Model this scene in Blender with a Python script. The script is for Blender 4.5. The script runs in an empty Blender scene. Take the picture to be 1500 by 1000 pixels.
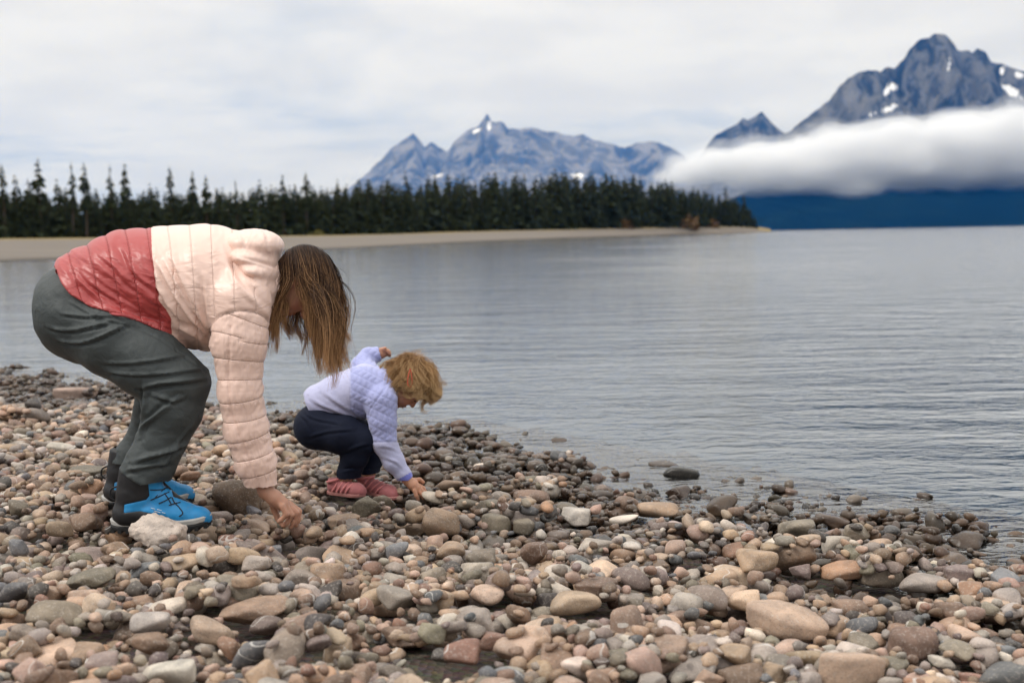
import bpy, bmesh, math, numpy as np
from mathutils import Vector, Matrix

sc = bpy.context.scene
rng = np.random.default_rng(11)

# ------------------------------------------------------------------ camera
F = 1875.0            # focal length in pixels of the 1500 px wide photograph (45 mm)
HC = 0.87             # camera above the stones under the adult's boots
ZW = -0.20            # lake level
PITCH = math.atan((500 - 344.6) / F)
ROLL = math.radians(1.1)
_f = np.array([0, math.cos(PITCH), -math.sin(PITCH)])
_r0 = np.array([1.0, 0, 0]); _u0 = np.array([0, math.sin(PITCH), math.cos(PITCH)])
_r = _r0 * math.cos(ROLL) - _u0 * math.sin(ROLL)
_u = _u0 * math.cos(ROLL) + _r0 * math.sin(ROLL)
CAM = np.array([0, 0, HC])
cd = bpy.data.cameras.new('camera'); cam = bpy.data.objects.new('camera', cd)
sc.collection.objects.link(cam)
M = Matrix([[_r[i], _u[i], -_f[i], CAM[i]] for i in range(3)] + [[0, 0, 0, 1]])
cam.matrix_world = M
cd.lens = 45; cd.sensor_width = 36; cd.clip_start = 0.05; cd.clip_end = 60000
cd.dof.use_dof = True; cd.dof.focus_distance = 4.1; cd.dof.aperture_fstop = 3.4; cd.dof.aperture_blades = 9
sc.camera = cam
sc.render.resolution_x = 1024; sc.render.resolution_y = 682

# ------------------------------------------------------------------ world, sun, exposure
SUN_EL, SUN_AZ = math.radians(50), math.radians(248)     # azimuth clockwise from +Y
wd = bpy.data.worlds.new('World'); sc.world = wd; wd.use_nodes = True
nt = wd.node_tree; nt.nodes.clear()
def nd(nt, typ, ins=None, **kw):
    n = nt.nodes.new(typ)
    for k, v in kw.items(): setattr(n, k, v)
    for k, v in (ins or {}).items():
        s = n.inputs[k]
        if isinstance(v, bpy.types.NodeSocket): nt.links.new(v, s)
        else: s.default_value = v
    return n
def math_(nt, op, a, b=0.0, c=None, clamp=False):
    ins = {0: a, 1: b}
    if c is not None: ins[2] = c
    return nd(nt, 'ShaderNodeMath', ins, operation=op, use_clamp=clamp).outputs[0]
def mixc(nt, fac, a, b, blend='MIX'):
    n = nt.nodes.new('ShaderNodeMix'); n.data_type = 'RGBA'; n.blend_type = blend; n.clamp_factor = True
    for i, v in ((0, fac), (6, a), (7, b)):
        if isinstance(v, bpy.types.NodeSocket): nt.links.new(v, n.inputs[i])
        else: n.inputs[i].default_value = v if i == 0 or len(v) == 4 else (*v, 1)
    return n.outputs[2]
def ramp(nt, fac, lo, hi, smooth=True):
    n = nd(nt, 'ShaderNodeMapRange', {'Value': fac, 'From Min': lo, 'From Max': hi, 'To Min': 0.0, 'To Max': 1.0})
    n.interpolation_type = 'SMOOTHSTEP' if smooth else 'LINEAR'; n.clamp = True
    return n.outputs[0]
def noise(nt, vec, scale, detail=3, rough=0.5, dist=0.0):
    return nd(nt, 'ShaderNodeTexNoise', {'Vector': vec, 'Scale': scale, 'Detail': detail, 'Roughness': rough, 'Distortion': dist}).outputs[0]

sky = nd(nt, 'ShaderNodeTexSky', sky_type='NISHITA', sun_disc=False, sun_elevation=SUN_EL, sun_rotation=SUN_AZ, altitude=2000)
tc = nd(nt, 'ShaderNodeTexCoord')
sp = nd(nt, 'ShaderNodeSeparateXYZ', {0: tc.outputs['Generated']})
zc = math_(nt, 'MAXIMUM', sp.outputs[2], 0.0)
den = math_(nt, 'ADD', zc, 0.16)
cv = nd(nt, 'ShaderNodeCombineXYZ', {0: math_(nt, 'DIVIDE', sp.outputs[0], den), 1: math_(nt, 'DIVIDE', sp.outputs[1], den), 2: 4.3}).outputs[0]
n1 = noise(nt, cv, 0.9, 5, 0.55, 0.4)
n2 = noise(nt, nd(nt, 'ShaderNodeVectorMath', {0: cv, 1: (5.3, 1.7, 0.0)}).outputs[0], 2.1, 4, 0.5, 0.3)
thick = ramp(nt, math_(nt, 'MULTIPLY_ADD', zc, 0.9, n1), 0.40, 0.60)      # gaps show mostly low in the sky
grey = mixc(nt, ramp(nt, n2, 0.35, 0.7), (7.6, 7.5, 7.3), (6.7, 6.65, 6.6))
cl = mixc(nt, thick, (4.9, 5.3, 5.95), grey)
# an overcast sky is about three times as bright overhead as at the horizon
bri = math_(nt, 'MULTIPLY_ADD', zc, 1.95, 0.92)
cl = nd(nt, 'ShaderNodeVectorMath', {0: cl, 3: bri}, operation='SCALE').outputs[0]
col = mixc(nt, 0.94, sky.outputs[0], cl)
bg = nd(nt, 'ShaderNodeBackground', {'Color': col, 'Strength': 0.1})
nt.links.new(bg.outputs[0], nd(nt, 'ShaderNodeOutputWorld').inputs[0])

sd = bpy.data.lights.new('sun', 'SUN'); sd.energy = 1.5; sd.angle = math.radians(14); sd.color = (1.0, 0.965, 0.92)
sun = bpy.data.objects.new('sun', sd); sc.collection.objects.link(sun)
_s = Vector((math.sin(SUN_AZ) * math.cos(SUN_EL), math.cos(SUN_AZ) * math.cos(SUN_EL), math.sin(SUN_EL)))
sun.rotation_euler = _s.to_track_quat('Z', 'Y').to_euler(); sun.location = (0, -5, 20)
vs = sc.view_settings; vs.view_transform = 'Standard'; vs.look = 'None'; vs.exposure = 0.0; vs.gamma = 1.0; vs.use_curve_mapping = False
cy = sc.cycles
cy.use_denoising = True; cy.max_bounces = 10; cy.volume_bounces = 6; cy.transparent_max_bounces = 12
cy.diffuse_bounces = 3; cy.glossy_bounces = 3; cy.caustics_reflective = False; cy.caustics_refractive = False
cy.sample_clamp_indirect = 6.0
try: cy.denoiser = 'OPENIMAGEDENOISE'
except Exception: pass

# ------------------------------------------------------------------ pixel helpers
def ray(px, py):
    return _f * F + _r * (px - 750) + _u * (500 - py)
def pt(px, py, Y):
    d = ray(px, py); return CAM + d * (Y / d[1])
def gp(px, py, z):
    d = ray(px, py); return CAM + d * ((z - HC) / d[2])
def proj(P):
    q = np.asarray(P, float) - CAM
    w = q @ _f
    return 750 + F * (q @ _r) / w, 500 - F * (q @ _u) / w
def hz(px): return 344.6 - (px - 750) * math.tan(ROLL)

# ------------------------------------------------------------------ object helpers
def link(o, parent=None):
    sc.collection.objects.link(o)
    if parent is not None: o.parent = parent
    return o
def tag(o, label=None, cat=None, group=None, kind=None):
    for k, v in (('label', label), ('category', cat), ('group', group), ('kind', kind)):
        if v: o[k] = v
    return o
def mesh_np(name, V, Fc, mat=None, parent=None, smooth=True, attrs=None):
    """V (n,3), Fc (m,3) or (m,4) or list of arrays"""
    me = bpy.data.meshes.new(name)
    Fl = Fc if isinstance(Fc, list) else [Fc]
    Fl = [f for f in Fl if len(f)]
    me.vertices.add(len(V)); me.vertices.foreach_set('co', np.ascontiguousarray(V, np.float32).ravel())
    nl = sum(f.size for f in Fl); npoly = sum(len(f) for f in Fl)
    me.loops.add(nl); me.loops.foreach_set('vertex_index', np.concatenate([f.ravel() for f in Fl]).astype(np.int32))
    me.polygons.add(npoly)
    tot = np.concatenate([np.full(len(f), f.shape[1], np.int32) for f in Fl])
    st = np.concatenate([[0], np.cumsum(tot)[:-1]]).astype(np.int32)
    me.polygons.foreach_set('loop_start', st)
    try: me.polygons.foreach_set('loop_total', tot)
    except Exception: pass
    me.polygons.foreach_set('use_smooth', np.full(npoly, smooth))
    for k, (typ, dat) in (attrs or {}).items():
        a = me.attributes.new(k, typ, 'POINT')
        a.data.foreach_set({'FLOAT': 'value', 'FLOAT_VECTOR': 'vector', 'FLOAT_COLOR': 'color'}[typ], np.ascontiguousarray(dat, np.float32).ravel())
    me.update(calc_edges=True); me.validate()
    if mat: me.materials.append(mat)
    o = bpy.data.objects.new(name, me)
    return link(o, parent)
def empty(name, loc):
    o = bpy.data.objects.new(name, None); o.location = Vector(loc); o.empty_display_size = 0.1
    return link(o)
def under(o, parent):
    """parent keeping world place (parents are unrotated empties)"""
    o.parent = parent; o.matrix_parent_inverse = Matrix.Translation(-Vector(parent.location)) if parent.type == 'EMPTY' else Matrix.Identity(4); return o
def mat_new(name, rough=0.6, spec=0.5, **ins):
    m = bpy.data.materials.new(name); m.use_nodes = True
    nt = m.node_tree; b = nt.nodes['Principled BSDF']
    b.inputs['Roughness'].default_value = rough; b.inputs['Specular IOR Level'].default_value = spec
    for k, v in ins.items(): b.inputs[k.replace('_', ' ')].default_value = v
    return m, nt, b
def bump(nt, b, h, strength, dist, normal=None):
    ins = {'Height': h, 'Strength': strength, 'Distance': dist}
    if normal is not None: ins['Normal'] = normal
    n = nd(nt, 'ShaderNodeBump', ins)
    if b is not None: nt.links.new(n.outputs[0], b.inputs['Normal'])
    return n.outputs[0]

# ------------------------------------------------------------------ numpy noise
_perm = np.random.default_rng(5).random((64, 64, 64)).astype(np.float32)
def vnoise(p):
    p = np.asarray(p, np.float32); i = np.floor(p).astype(int); f = p - i; f = f * f * (3 - 2 * f); i &= 63; j = (i + 1) & 63
    def g(a, b, c): return _perm[a, b, c]
    x0, y0, z0 = i[..., 0], i[..., 1], i[..., 2]; x1, y1, z1 = j[..., 0], j[..., 1], j[..., 2]
    fx, fy, fz = f[..., 0], f[..., 1], f[..., 2]
    a = g(x0, y0, z0) * (1 - fx) + g(x1, y0, z0) * fx; b = g(x0, y1, z0) * (1 - fx) + g(x1, y1, z0) * fx
    c = g(x0, y0, z1) * (1 - fx) + g(x1, y0, z1) * fx; d = g(x0, y1, z1) * (1 - fx) + g(x1, y1, z1) * fx
    return ((a * (1 - fy) + b * fy) * (1 - fz) + (c * (1 - fy) + d * fy) * fz) * 2 - 1
def fbm(p, oct=4, gain=0.5, ridged=False):
    p = np.asarray(p, np.float32); s = 0; a = 1.0; t = 0
    for k in range(oct):
        n = vnoise(p + 17.3 * k)
        s = s + a * ((1 - 2 * np.abs(n)) if ridged else n); t += a; a *= gain; p = p * 2.03
    return s / t
def xyz(x, y, z=0.0):
    x, y, z = np.broadcast_arrays(x, y, z); return np.stack([x, y, z], -1)

# ------------------------------------------------------------------ signed distance modelling (surface nets)
def polyline_sd(x, z, pts):
    """signed distance to an open polyline, positive on its left"""
    best = np.full(np.shape(x), 1e9); sg = np.zeros(np.shape(x))
    P = np.asarray(pts, float); n = len(P) - 1
    for i in range(n):
        a, b = P[i], P[i + 1]; e = b - a; L = e @ e
        t = ((x - a[0]) * e[0] + (z - a[1]) * e[1]) / L
        t = np.clip(t, -1e9 if i == 0 else 0, 1e9 if i == n - 1 else 1)
        dx = x - a[0] - t * e[0]; dz = z - a[1] - t * e[1]; d = np.hypot(dx, dz)
        cr = e[0] * (z - a[1]) - e[1] * (x - a[0])
        m = d < best; best = np.where(m, d, best); sg = np.where(m, np.sign(cr), sg)
    return best * sg
class Field:
    def __init__(s, lo, hi, h):
        s.lo = np.array(lo, float); s.h = h
        s.n = np.ceil((np.array(hi) - s.lo) / h).astype(int) + 1
        s.a = np.full(s.n, 1.0, np.float32)
    def block(s, lo, hi):
        i0 = np.maximum(np.floor((lo - s.lo) / s.h).astype(int), 0); i1 = np.minimum(np.ceil((hi - s.lo) / s.h).astype(int) + 1, s.n)
        if (i1 <= i0).any(): return None, None
        g = [s.lo[k] + s.h * np.arange(i0[k], i1[k], dtype=np.float32) for k in range(3)]
        return tuple(slice(i0[k], i1[k]) for k in range(3)), np.meshgrid(*g, indexing='ij')
    def put(s, sl, d, k, sub=False):
        a = s.a[sl]
        if sub:
            d = -d; h = np.maximum(k - np.abs(a - d), 0) / max(k, 1e-6)
            s.a[sl] = np.maximum(a, d) + h * h * k * 0.25
        else:
            h = np.maximum(k - np.abs(a - d), 0) / max(k, 1e-6)
            s.a[sl] = np.minimum(a, d) - h * h * k * 0.25
    def chain(s, P, R, k=0.01, sy=1.0, flat=False, sub=False):
        P = [np.asarray(p, float) for p in P]
        if len(P) == 1: P = P * 2; R = list(R) * 2
        for i in range(len(P) - 1):
            a, b, ra, rb = P[i], P[i + 1], R[i], R[i + 1]
            m = (max(ra, rb) + 2.5 * k + 0.02) * np.array([1, max(sy, 1), 1])
            sl, G = s.block(np.minimum(a, b) - m, np.maximum(a, b) + m)
            if sl is None: continue
            e = (b - a) / np.array([1, sy, 1]); L = max(e @ e, 1e-9)
            q = [G[0] - a[0], (G[1] - a[1]) / sy, G[2] - a[2]]
            tr = (q[0] * e[0] + q[1] * e[1] + q[2] * e[2]) / L; t = np.clip(tr, 0, 1)
            d = np.sqrt((q[0] - t * e[0])**2 + (q[1] - t * e[1])**2 + (q[2] - t * e[2])**2) - (ra + (rb - ra) * t)
            if flat and i == len(P) - 2: d = np.maximum(d, (tr - 1) * math.sqrt(L))
            s.put(sl, d, k, sub)
    def ell(s, c, rad, R=None, k=0.01, sub=False):
        c = np.asarray(c, float); rad = np.asarray(rad, float); m = rad.max() + 2.5 * k + 0.02
        sl, G = s.block(c - m, c + m)
        if sl is None: return
        q = np.stack([G[0] - c[0], G[1] - c[1], G[2] - c[2]], -1)
        if R is not None: q = q @ np.asarray(R)          # columns of R are the local axes
        k0 = np.linalg.norm(q / rad, axis=-1); k1 = np.linalg.norm(q / rad**2, axis=-1)
        s.put(sl, k0 * (k0 - 1) / np.maximum(k1, 1e-6), k, sub)
    def grid(s):
        return np.meshgrid(*[s.lo[k] + s.h * np.arange(s.n[k], dtype=np.float32) for k in range(3)], indexing='ij')
    def mesh(s, relax=1):
        a = s.a; neg = a < 0
        n = np.array(a.shape) - 1
        c = np.zeros(n, np.int8)
        for i in (0, 1):
            for j in (0, 1):
                for k in (0, 1): c += neg[i:i + n[0], j:j + n[1], k:k + n[2]]
        act = (c > 0) & (c < 8); idx = np.full(n, -1, np.int64); I = np.argwhere(act); idx[act] = np.arange(len(I))
        acc = np.zeros((len(I), 3)); cnt = np.zeros(len(I))
        cor = [(i, j, k) for i in (0, 1) for j in (0, 1) for k in (0, 1)]
        for p in cor:
            for ax in range(3):
                if p[ax]: continue
                q = list(p); q[ax] = 1
                va = a[I[:, 0] + p[0], I[:, 1] + p[1], I[:, 2] + p[2]]; vb = a[I[:, 0] + q[0], I[:, 1] + q[1], I[:, 2] + q[2]]
                m = (va < 0) != (vb < 0); t = np.where(m, va / np.where(m, va - vb, 1), 0)
                pos = np.array(p, float)[None] + np.zeros((len(I), 3)); pos[:, ax] += t
                acc[m] += pos[m]; cnt[m] += 1
        V = s.lo + s.h * (I + acc / cnt[:, None])
        Q = []
        for ax in range(3):
            o1, o2 = (ax + 1) % 3, (ax + 2) % 3
            sl0 = [slice(None)] * 3; sl1 = [slice(None)] * 3
            sl0[ax] = slice(0, -1); sl1[ax] = slice(1, None)
            A = neg[tuple(sl0)]; B = neg[tuple(sl1)]
            for flip in (False, True):
                E = np.argwhere((A & ~B) if not flip else (~A & B))
                E = E[(E[:, o1] > 0) & (E[:, o2] > 0) & (E[:, o1] < n[o1]) & (E[:, o2] < n[o2])]
                def cell(d1, d2):
                    c_ = E.copy(); c_[:, o1] -= d1; c_[:, o2] -= d2; return idx[c_[:, 0], c_[:, 1], c_[:, 2]]
                q = np.stack([cell(1, 1), cell(0, 1), cell(0, 0), cell(1, 0)], 1)
                Q.append(q[:, ::-1] if flip else q)
        Q = np.concatenate(Q); Q = Q[(Q >= 0).all(1)]
        for _ in range(relax):
            S = np.zeros_like(V); C = np.zeros(len(V))
            for e in ((0, 1), (1, 2), (2, 3), (3, 0)):
                for x, y in (e, e[::-1]):
                    np.add.at(S, Q[:, x], V[Q[:, y]]); np.add.at(C, Q[:, x], 1)
            V = V * 0.5 + 0.5 * S / np.maximum(C, 1)[:, None]
        return V, Q
def vnormals(V, Q):
    n = np.cross(V[Q[:, 2]] - V[Q[:, 0]], V[Q[:, 3]] - V[Q[:, 1]]) if Q.shape[1] == 4 else np.cross(V[Q[:, 1]] - V[Q[:, 0]], V[Q[:, 2]] - V[Q[:, 0]])
    N = np.zeros_like(V)
    for k in range(Q.shape[1]): np.add.at(N, Q[:, k], n)
    return N / np.maximum(np.linalg.norm(N, axis=1, keepdims=True), 1e-12)
def tubes(S, R, sides=4, ref=(0.3, 1.0, 0.2)):
    """S (m,n,3) centre lines, R (m,n) radii -> verts, quads, t, strand index"""
    S = np.asarray(S, float); R = np.asarray(R, float); m, n = S.shape[:2]
    T = np.gradient(S, axis=1); T /= np.maximum(np.linalg.norm(T, axis=2, keepdims=True), 1e-9)
    e1 = np.cross(T, np.asarray(ref, float)); e1 /= np.maximum(np.linalg.norm(e1, axis=2, keepdims=True), 1e-9); e2 = np.cross(T, e1)
    an = np.arange(sides) * 2 * math.pi / sides
    V = S[:, :, None] + R[:, :, None, None] * (np.cos(an)[None, None, :, None] * e1[:, :, None] + np.sin(an)[None, None, :, None] * e2[:, :, None])
    b = (np.arange(m)[:, None, None] * n + np.arange(n - 1)[None, :, None]) * sides
    k = np.arange(sides)[None, None, :]; k2 = (k + 1) % sides
    Q = np.stack([b + k, b + k2, b + sides + k2, b + sides + k], -1).reshape(-1, 4)
    t = np.broadcast_to(np.linspace(0, 1, n)[None, :, None], (m, n, sides)).ravel()
    sid = np.broadcast_to(np.arange(m)[:, None, None], (m, n, sides)).ravel()
    return V.reshape(-1, 3), Q, t, sid
def spline(P, n):
    """Catmull-Rom through P, n samples"""
    P = np.asarray(P, float); P = np.vstack([2 * P[0] - P[1], P, 2 * P[-1] - P[-2]])
    u = np.linspace(0, len(P) - 3 - 1e-6, n); i = u.astype(int); t = (u - i)[:, None]
    a, b, c, d = P[i], P[i + 1], P[i + 2], P[i + 3]
    return 0.5 * (2 * b + (c - a) * t + (2 * a - 5 * b + 4 * c - d) * t**2 + (3 * b - a - 3 * c + d) * t**3)
# ================================================================== THE SETTING
# ------------------------------------------------------------------ near shore terrain
SHORE_PX = [(-250, 526), (0, 556), (150, 585), (250, 598), (400, 610), (480, 620), (600, 640), (690, 664), (790, 682), (900, 708), (1000, 734), (1080, 752), (1180, 765), (1290, 787), (1400, 812), (1500, 828), (1650, 862)]
SHORE = [gp(x, y, ZW)[:2] for x, y in SHORE_PX]
def land_d(x, y): return -polyline_sd(x, y, SHORE)
def ground(x, y):
    """mean level of the top of the stones"""
    x = np.asarray(x, float); y = np.asarray(y, float)
    d = land_d(x, y)
    up = np.where(d < 2.2, 0.088 * d, 0.194 + 0.03 * (np.minimum(d, 20) - 2.2))
    dn = np.where(d > -1.0, 0.038 * d, np.maximum(-0.038 + 0.25 * (d + 1.0), -2.6))
    z = ZW + np.where(d > 0, up, dn)
    near = np.exp(-np.maximum(np.hypot(x, y - 6) - 9, 0) / 6)
    return z + near * (0.018 * fbm(xyz(x * 0.9, y * 0.9, 3.1), 3) + 0.008 * np.exp(-(d / 0.5)**2) * fbm(xyz(x * 2.5, y * 2.5, 9.1), 2))

def axis(dense_lo, dense_hi, step, lo, hi, g=1.22):
    a = list(np.arange(dense_lo, dense_hi + 1e-6, step)); s = step
    while a[-1] < hi: s *= g; a.append(min(a[-1] + s, hi))
    s = step; b = []
    c = dense_lo
    while c > lo: s *= g; c = max(c - s, lo); b.append(c)
    return np.array(b[::-1] + a)
def grid_mesh(X, Y):
    nx, ny = len(X), len(Y); i = np.arange(nx - 1)[:, None] * ny + np.arange(ny - 1)[None]
    return np.stack([i, i + ny, i + ny + 1, i + 1], -1).reshape(-1, 4)

m_ground, nt, b = mat_new('gravel_ground', 0.85, 0.3)
geo = nd(nt, 'ShaderNodeNewGeometry'); pos = geo.outputs['Position']
vo = nd(nt, 'ShaderNodeTexVoronoi', {'Vector': pos, 'Scale': 55.0})
c = mixc(nt, noise(nt, pos, 30, 2), (0.07, 0.055, 0.045), (0.16, 0.125, 0.10))
c = mixc(nt, 0.35, c, vo.outputs['Color'], 'MULTIPLY')
deep = ramp(nt, nd(nt, 'ShaderNodeSeparateXYZ', {0: pos}).outputs[2], -0.35, -1.2)
nt.links.new(mixc(nt, deep, c, (0.165, 0.205, 0.245)), b.inputs['Base Color'])
bump(nt, b, vo.outputs['Distance'], 0.8, 0.02)
gx = axis(-7, 4, 0.07, -9000, 10000); gy = axis(1.2, 14, 0.07, -250, 9500)
GX, GY = np.meshgrid(gx, gy, indexing='ij')
GZ = ground(GX, GY) - 0.055
o = mesh_np('beach_ground', np.stack([GX, GY, GZ], -1).reshape(-1, 3), grid_mesh(gx, gy), m_ground)
tag(o, kind='structure')

# ------------------------------------------------------------------ lake
m_lake = bpy.data.materials.new('lake_water'); m_lake.use_nodes = True; nt = m_lake.node_tree; nt.nodes.clear()
geo = nd(nt, 'ShaderNodeNewGeometry'); pos = geo.outputs['Position']
def scaled(v, s, off=(0, 0, 0)): return nd(nt, 'ShaderNodeMapping', {'Vector': v, 'Scale': s, 'Location': off}).outputs[0]
w1 = noise(nt, scaled(pos, (1.0, 1.5, 1)), 7.5, 3, 0.6, 0.6)            # hand-wide ripples
w2 = noise(nt, scaled(pos, (0.35, 1.0, 1), (7, 3, 0)), 2.2, 3, 0.5, 0.3)     # longer wavelets
w3 = noise(nt, scaled(pos, (0.10, 0.5, 1), (1, 9, 0)), 0.8, 2, 0.5)     # low swell
patch = noise(nt, scaled(pos, (0.05, 0.075, 1), (3.2, 0.35, 0)), 1.0, 3, 0.5)
sxy = nd(nt, 'ShaderNodeSeparateXYZ', {0: pos})
side = math_(nt, 'DIVIDE', math_(nt, 'SUBTRACT', math_(nt, 'SUBTRACT', sxy.outputs[0], math_(nt, 'MULTIPLY', sxy.outputs[1], 0.13)), 0.7), math_(nt, 'MULTIPLY_ADD', sxy.outputs[1], 0.22, 2.0))   # the breeze ruffles the open water off the point
gust = ramp(nt, math_(nt, 'ADD', math_(nt, 'MULTIPLY', patch, 0.9), math_(nt, 'MULTIPLY', side, 0.5)), 0.34, 0.86)
st = math_(nt, 'MULTIPLY_ADD', gust, 1.7, 0.28)
h = math_(nt, 'ADD', math_(nt, 'MULTIPLY', w1, 0.022), math_(nt, 'MULTIPLY', w2, 0.052))
h = math_(nt, 'MULTIPLY', h, st)
h = math_(nt, 'ADD', h, math_(nt, 'MULTIPLY', w3, 0.022))
bn = nd(nt, 'ShaderNodeBump', {'Height': h, 'Strength': 1.0, 'Distance': 1.0}).outputs[0]
fr = math_(nt, 'ADD', math_(nt, 'MULTIPLY', nd(nt, 'ShaderNodeFresnel', {'IOR': 1.6, 'Normal': bn}).outputs[0], 0.2), math_(nt, 'MULTIPLY', nd(nt, 'ShaderNodeFresnel', {'IOR': 1.6}).outputs[0], 0.8))
gl = nd(nt, 'ShaderNodeBsdfGlossy', {'Color': (1, 1, 1, 1), 'Roughness': 0.06, 'Normal': bn}).outputs[0]
tr = nd(nt, 'ShaderNodeBsdfTransparent', {'Color': (0.72, 0.80, 0.84, 1)}).outputs[0]
mx = nd(nt, 'ShaderNodeMixShader', {0: fr, 1: tr, 2: gl}).outputs[0]
nt.links.new(mx, nd(nt, 'ShaderNodeOutputMaterial').inputs[0])
lx = axis(-7.4, 4.2, 0.12, -9000, 10000, 1.4); ly = axis(1.6, 15, 0.12, -240, 9400, 1.4)
LX, LY = np.meshgrid(lx, ly, indexing='ij')
Q = grid_mesh(lx, ly); wetside = (land_d(LX, LY) < 0.42).ravel(); Q = Q[wetside[Q].any(1)]
o = mesh_np('lake', np.stack([LX, LY, np.full_like(LX, ZW)], -1).reshape(-1, 3), Q, m_lake)
tag(o, kind='structure')

# ------------------------------------------------------------------ far shore
FW = np.array([(-700, 412), (-300, 396), (0, 383.5), (250, 374), (500, 364), (700, 353.6), (850, 347.6), (1000, 343.3), (1128, 340.6)])
FT = np.array([(-700, 150, 1.8), (-300, 180, 1.9), (0, 210, 1.9), (250, 250, 1.75), (500, 300, 1.65), (750, 420, 2.5), (1000, 590, 3.3), (1085, 640, 3.3), (1108, 660, 2.0), (1128, 680, -0.1)])
def t_dist(px): return np.interp(px, FT[:, 0], FT[:, 1])
def t_z(px): return np.interp(px, FT[:, 0], FT[:, 2])
cols = np.linspace(-700, 1128, 150); V = []
rows = np.concatenate([np.linspace(-0.06, 1, 22), np.linspace(1.08, 2.2, 10)])
for px in cols:
    wy = np.interp(px, FW[:, 0], FW[:, 1]); w = gp(px, wy, ZW); d = ray(px, 0); dxy = d[:2] / d[1]
    D, zt = t_dist(px), t_z(px)
    for v in rows:
        Yv = w[1] + (D - w[1]) * v if v <= 1 else D + (v - 1) * 260
        z = ZW + (zt - ZW) * (v if v < 0 else v**0.8) if v <= 1 else zt + (v - 1) * 1.5
        x = dxy[0] * Yv
        z += 0.12 * fbm(np.array([x * 0.06, Yv * 0.05, 1.0]), 3) * min(max(v * 3, 0), 1)
        V.append((x, Yv, z))
m_far, nt, b = mat_new('far_shore_sand', 0.9, 0.2)
at = nd(nt, 'ShaderNodeAttribute', attribute_name='dry').outputs['Fac']
pos = nd(nt, 'ShaderNodeNewGeometry').outputs['Position']
n_ = noise(nt, nd(nt, 'ShaderNodeMapping', {'Vector': pos, 'Scale': (0.05, 0.2, 1)}).outputs[0], 1.0, 4, 0.6)
c = mixc(nt, n_, (0.10, 0.086, 0.072), (0.21, 0.18, 0.152))
gr = mixc(nt, noise(nt, pos, 0.4, 3), (0.16, 0.13, 0.06), (0.30, 0.22, 0.09))
gm = ramp(nt, math_(nt, 'MULTIPLY_ADD', n_, 0.25, at), 0.86, 0.99)
c = mixc(nt, gm, c, gr)
wet = ramp(nt, at, 0.06, 0.0)
nt.links.new(mixc(nt, wet, c, (0.04, 0.034, 0.03)), b.inputs['Base Color'])
dry = np.tile(np.clip(rows, 0, 2), len(cols))
o = mesh_np('far_shore', np.array(V), grid_mesh(cols, rows)[:, ::-1], m_far, attrs={'dry': ('FLOAT', dry)})
tag(o, kind='structure')

# ------------------------------------------------------------------ conifers
def conifer(seed, sparse=False, w=0.17, whorls=18, nb=6):
    """unit-height tree -> trunk (V,F), crown (V,F)"""
    r = np.random.default_rng(seed)
    n = 6; hs = np.array([0, 0.3, 0.7, 1.0]); rr = np.array([0.014, 0.011, 0.006, 0.001])
    an = np.arange(n) * 2 * math.pi / n
    lean = np.cumsum(r.normal(0, 0.006, (4, 2)), 0); lean[0] = 0
    TV = np.concatenate([np.stack([lean[i, 0] + rr[i] * np.cos(an), lean[i, 1] + rr[i] * np.sin(an), np.full(n, hs[i])], 1) for i in range(4)])
    TF = np.array([(i * n + k, i * n + (k + 1) % n, (i + 1) * n + (k + 1) % n, (i + 1) * n + k) for i in range(3) for k in range(n)])
    V, Fc = [], []
    h0 = 0.42 if sparse else 0.03
    for i in range(whorls):
        h = h0 + (1 - h0) * (i + r.uniform(-0.3, 0.3)) / whorls
        L = w * ((1 - h) / (1 - h0))**0.75 * (0.75 if sparse else 1) + 0.012
        if sparse: L *= r.uniform(0.35, 1.15)
        cx, cy_ = np.interp(h, hs, lean[:, 0]), np.interp(h, hs, lean[:, 1])
        for k in range(nb):
            if sparse and r.random() < 0.25: continue
            a = r.uniform(0, 2 * math.pi); l = L * r.uniform(0.6, 1.15); dz = -l * r.uniform(0.15, 0.7) + 0.01
            ca, sa = math.cos(a), math.sin(a); wd_ = l * r.uniform(0.28, 0.5)
            p0 = np.array([cx, cy_, h + 0.02]); p1 = np.array([cx + ca * l, cy_ + sa * l, h + dz])
            md = (p0 + p1) / 2 + np.array([0, 0, 0.012]); sd_ = np.array([-sa, ca, 0]) * wd_; up_ = np.array([0, 0, 1]) * wd_ * 0.75
            s = len(V); V += [p0, md + sd_, p1, md - sd_, md + up_, md - up_]
            Fc += [(s, s + 1, s + 2), (s, s + 2, s + 3), (s, s + 4, s + 2), (s, s + 2, s + 5)]
    return (TV, TF), (np.array(V), np.array(Fc))
def leaf_mat(name, a, bcol):
    m, nt, b = mat_new(name, 0.75, 0.2)
    pos = nd(nt, 'ShaderNodeNewGeometry').outputs['Position']
    rnd = nd(nt, 'ShaderNodeNewGeometry').outputs['Random Per Island']
    f = math_(nt, 'ADD', math_(nt, 'MULTIPLY', noise(nt, pos, 0.12, 3), 0.8), math_(nt, 'MULTIPLY', rnd, 0.35))
    nt.links.new(mixc(nt, f, a, bcol), b.inputs['Base Color']); return m
m_needle = leaf_mat('pine_needles', (0.010, 0.015, 0.008), (0.052, 0.066, 0.028))
m_bark, _, b = mat_new('pine_bark', 0.9, 0.2, Base_Color=(0.085, 0.062, 0.048, 1))
kinds = [conifer(s, False, w, 18) for s, w in ((1, 0.21), (2, 0.25), (3, 0.18), (4, 0.23), (6, 0.27))]
tall = [conifer(s, True, w, 19, 7) for s, w in ((21, 0.17), (22, 0.20), (23, 0.14), (24, 0.18))]
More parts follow.
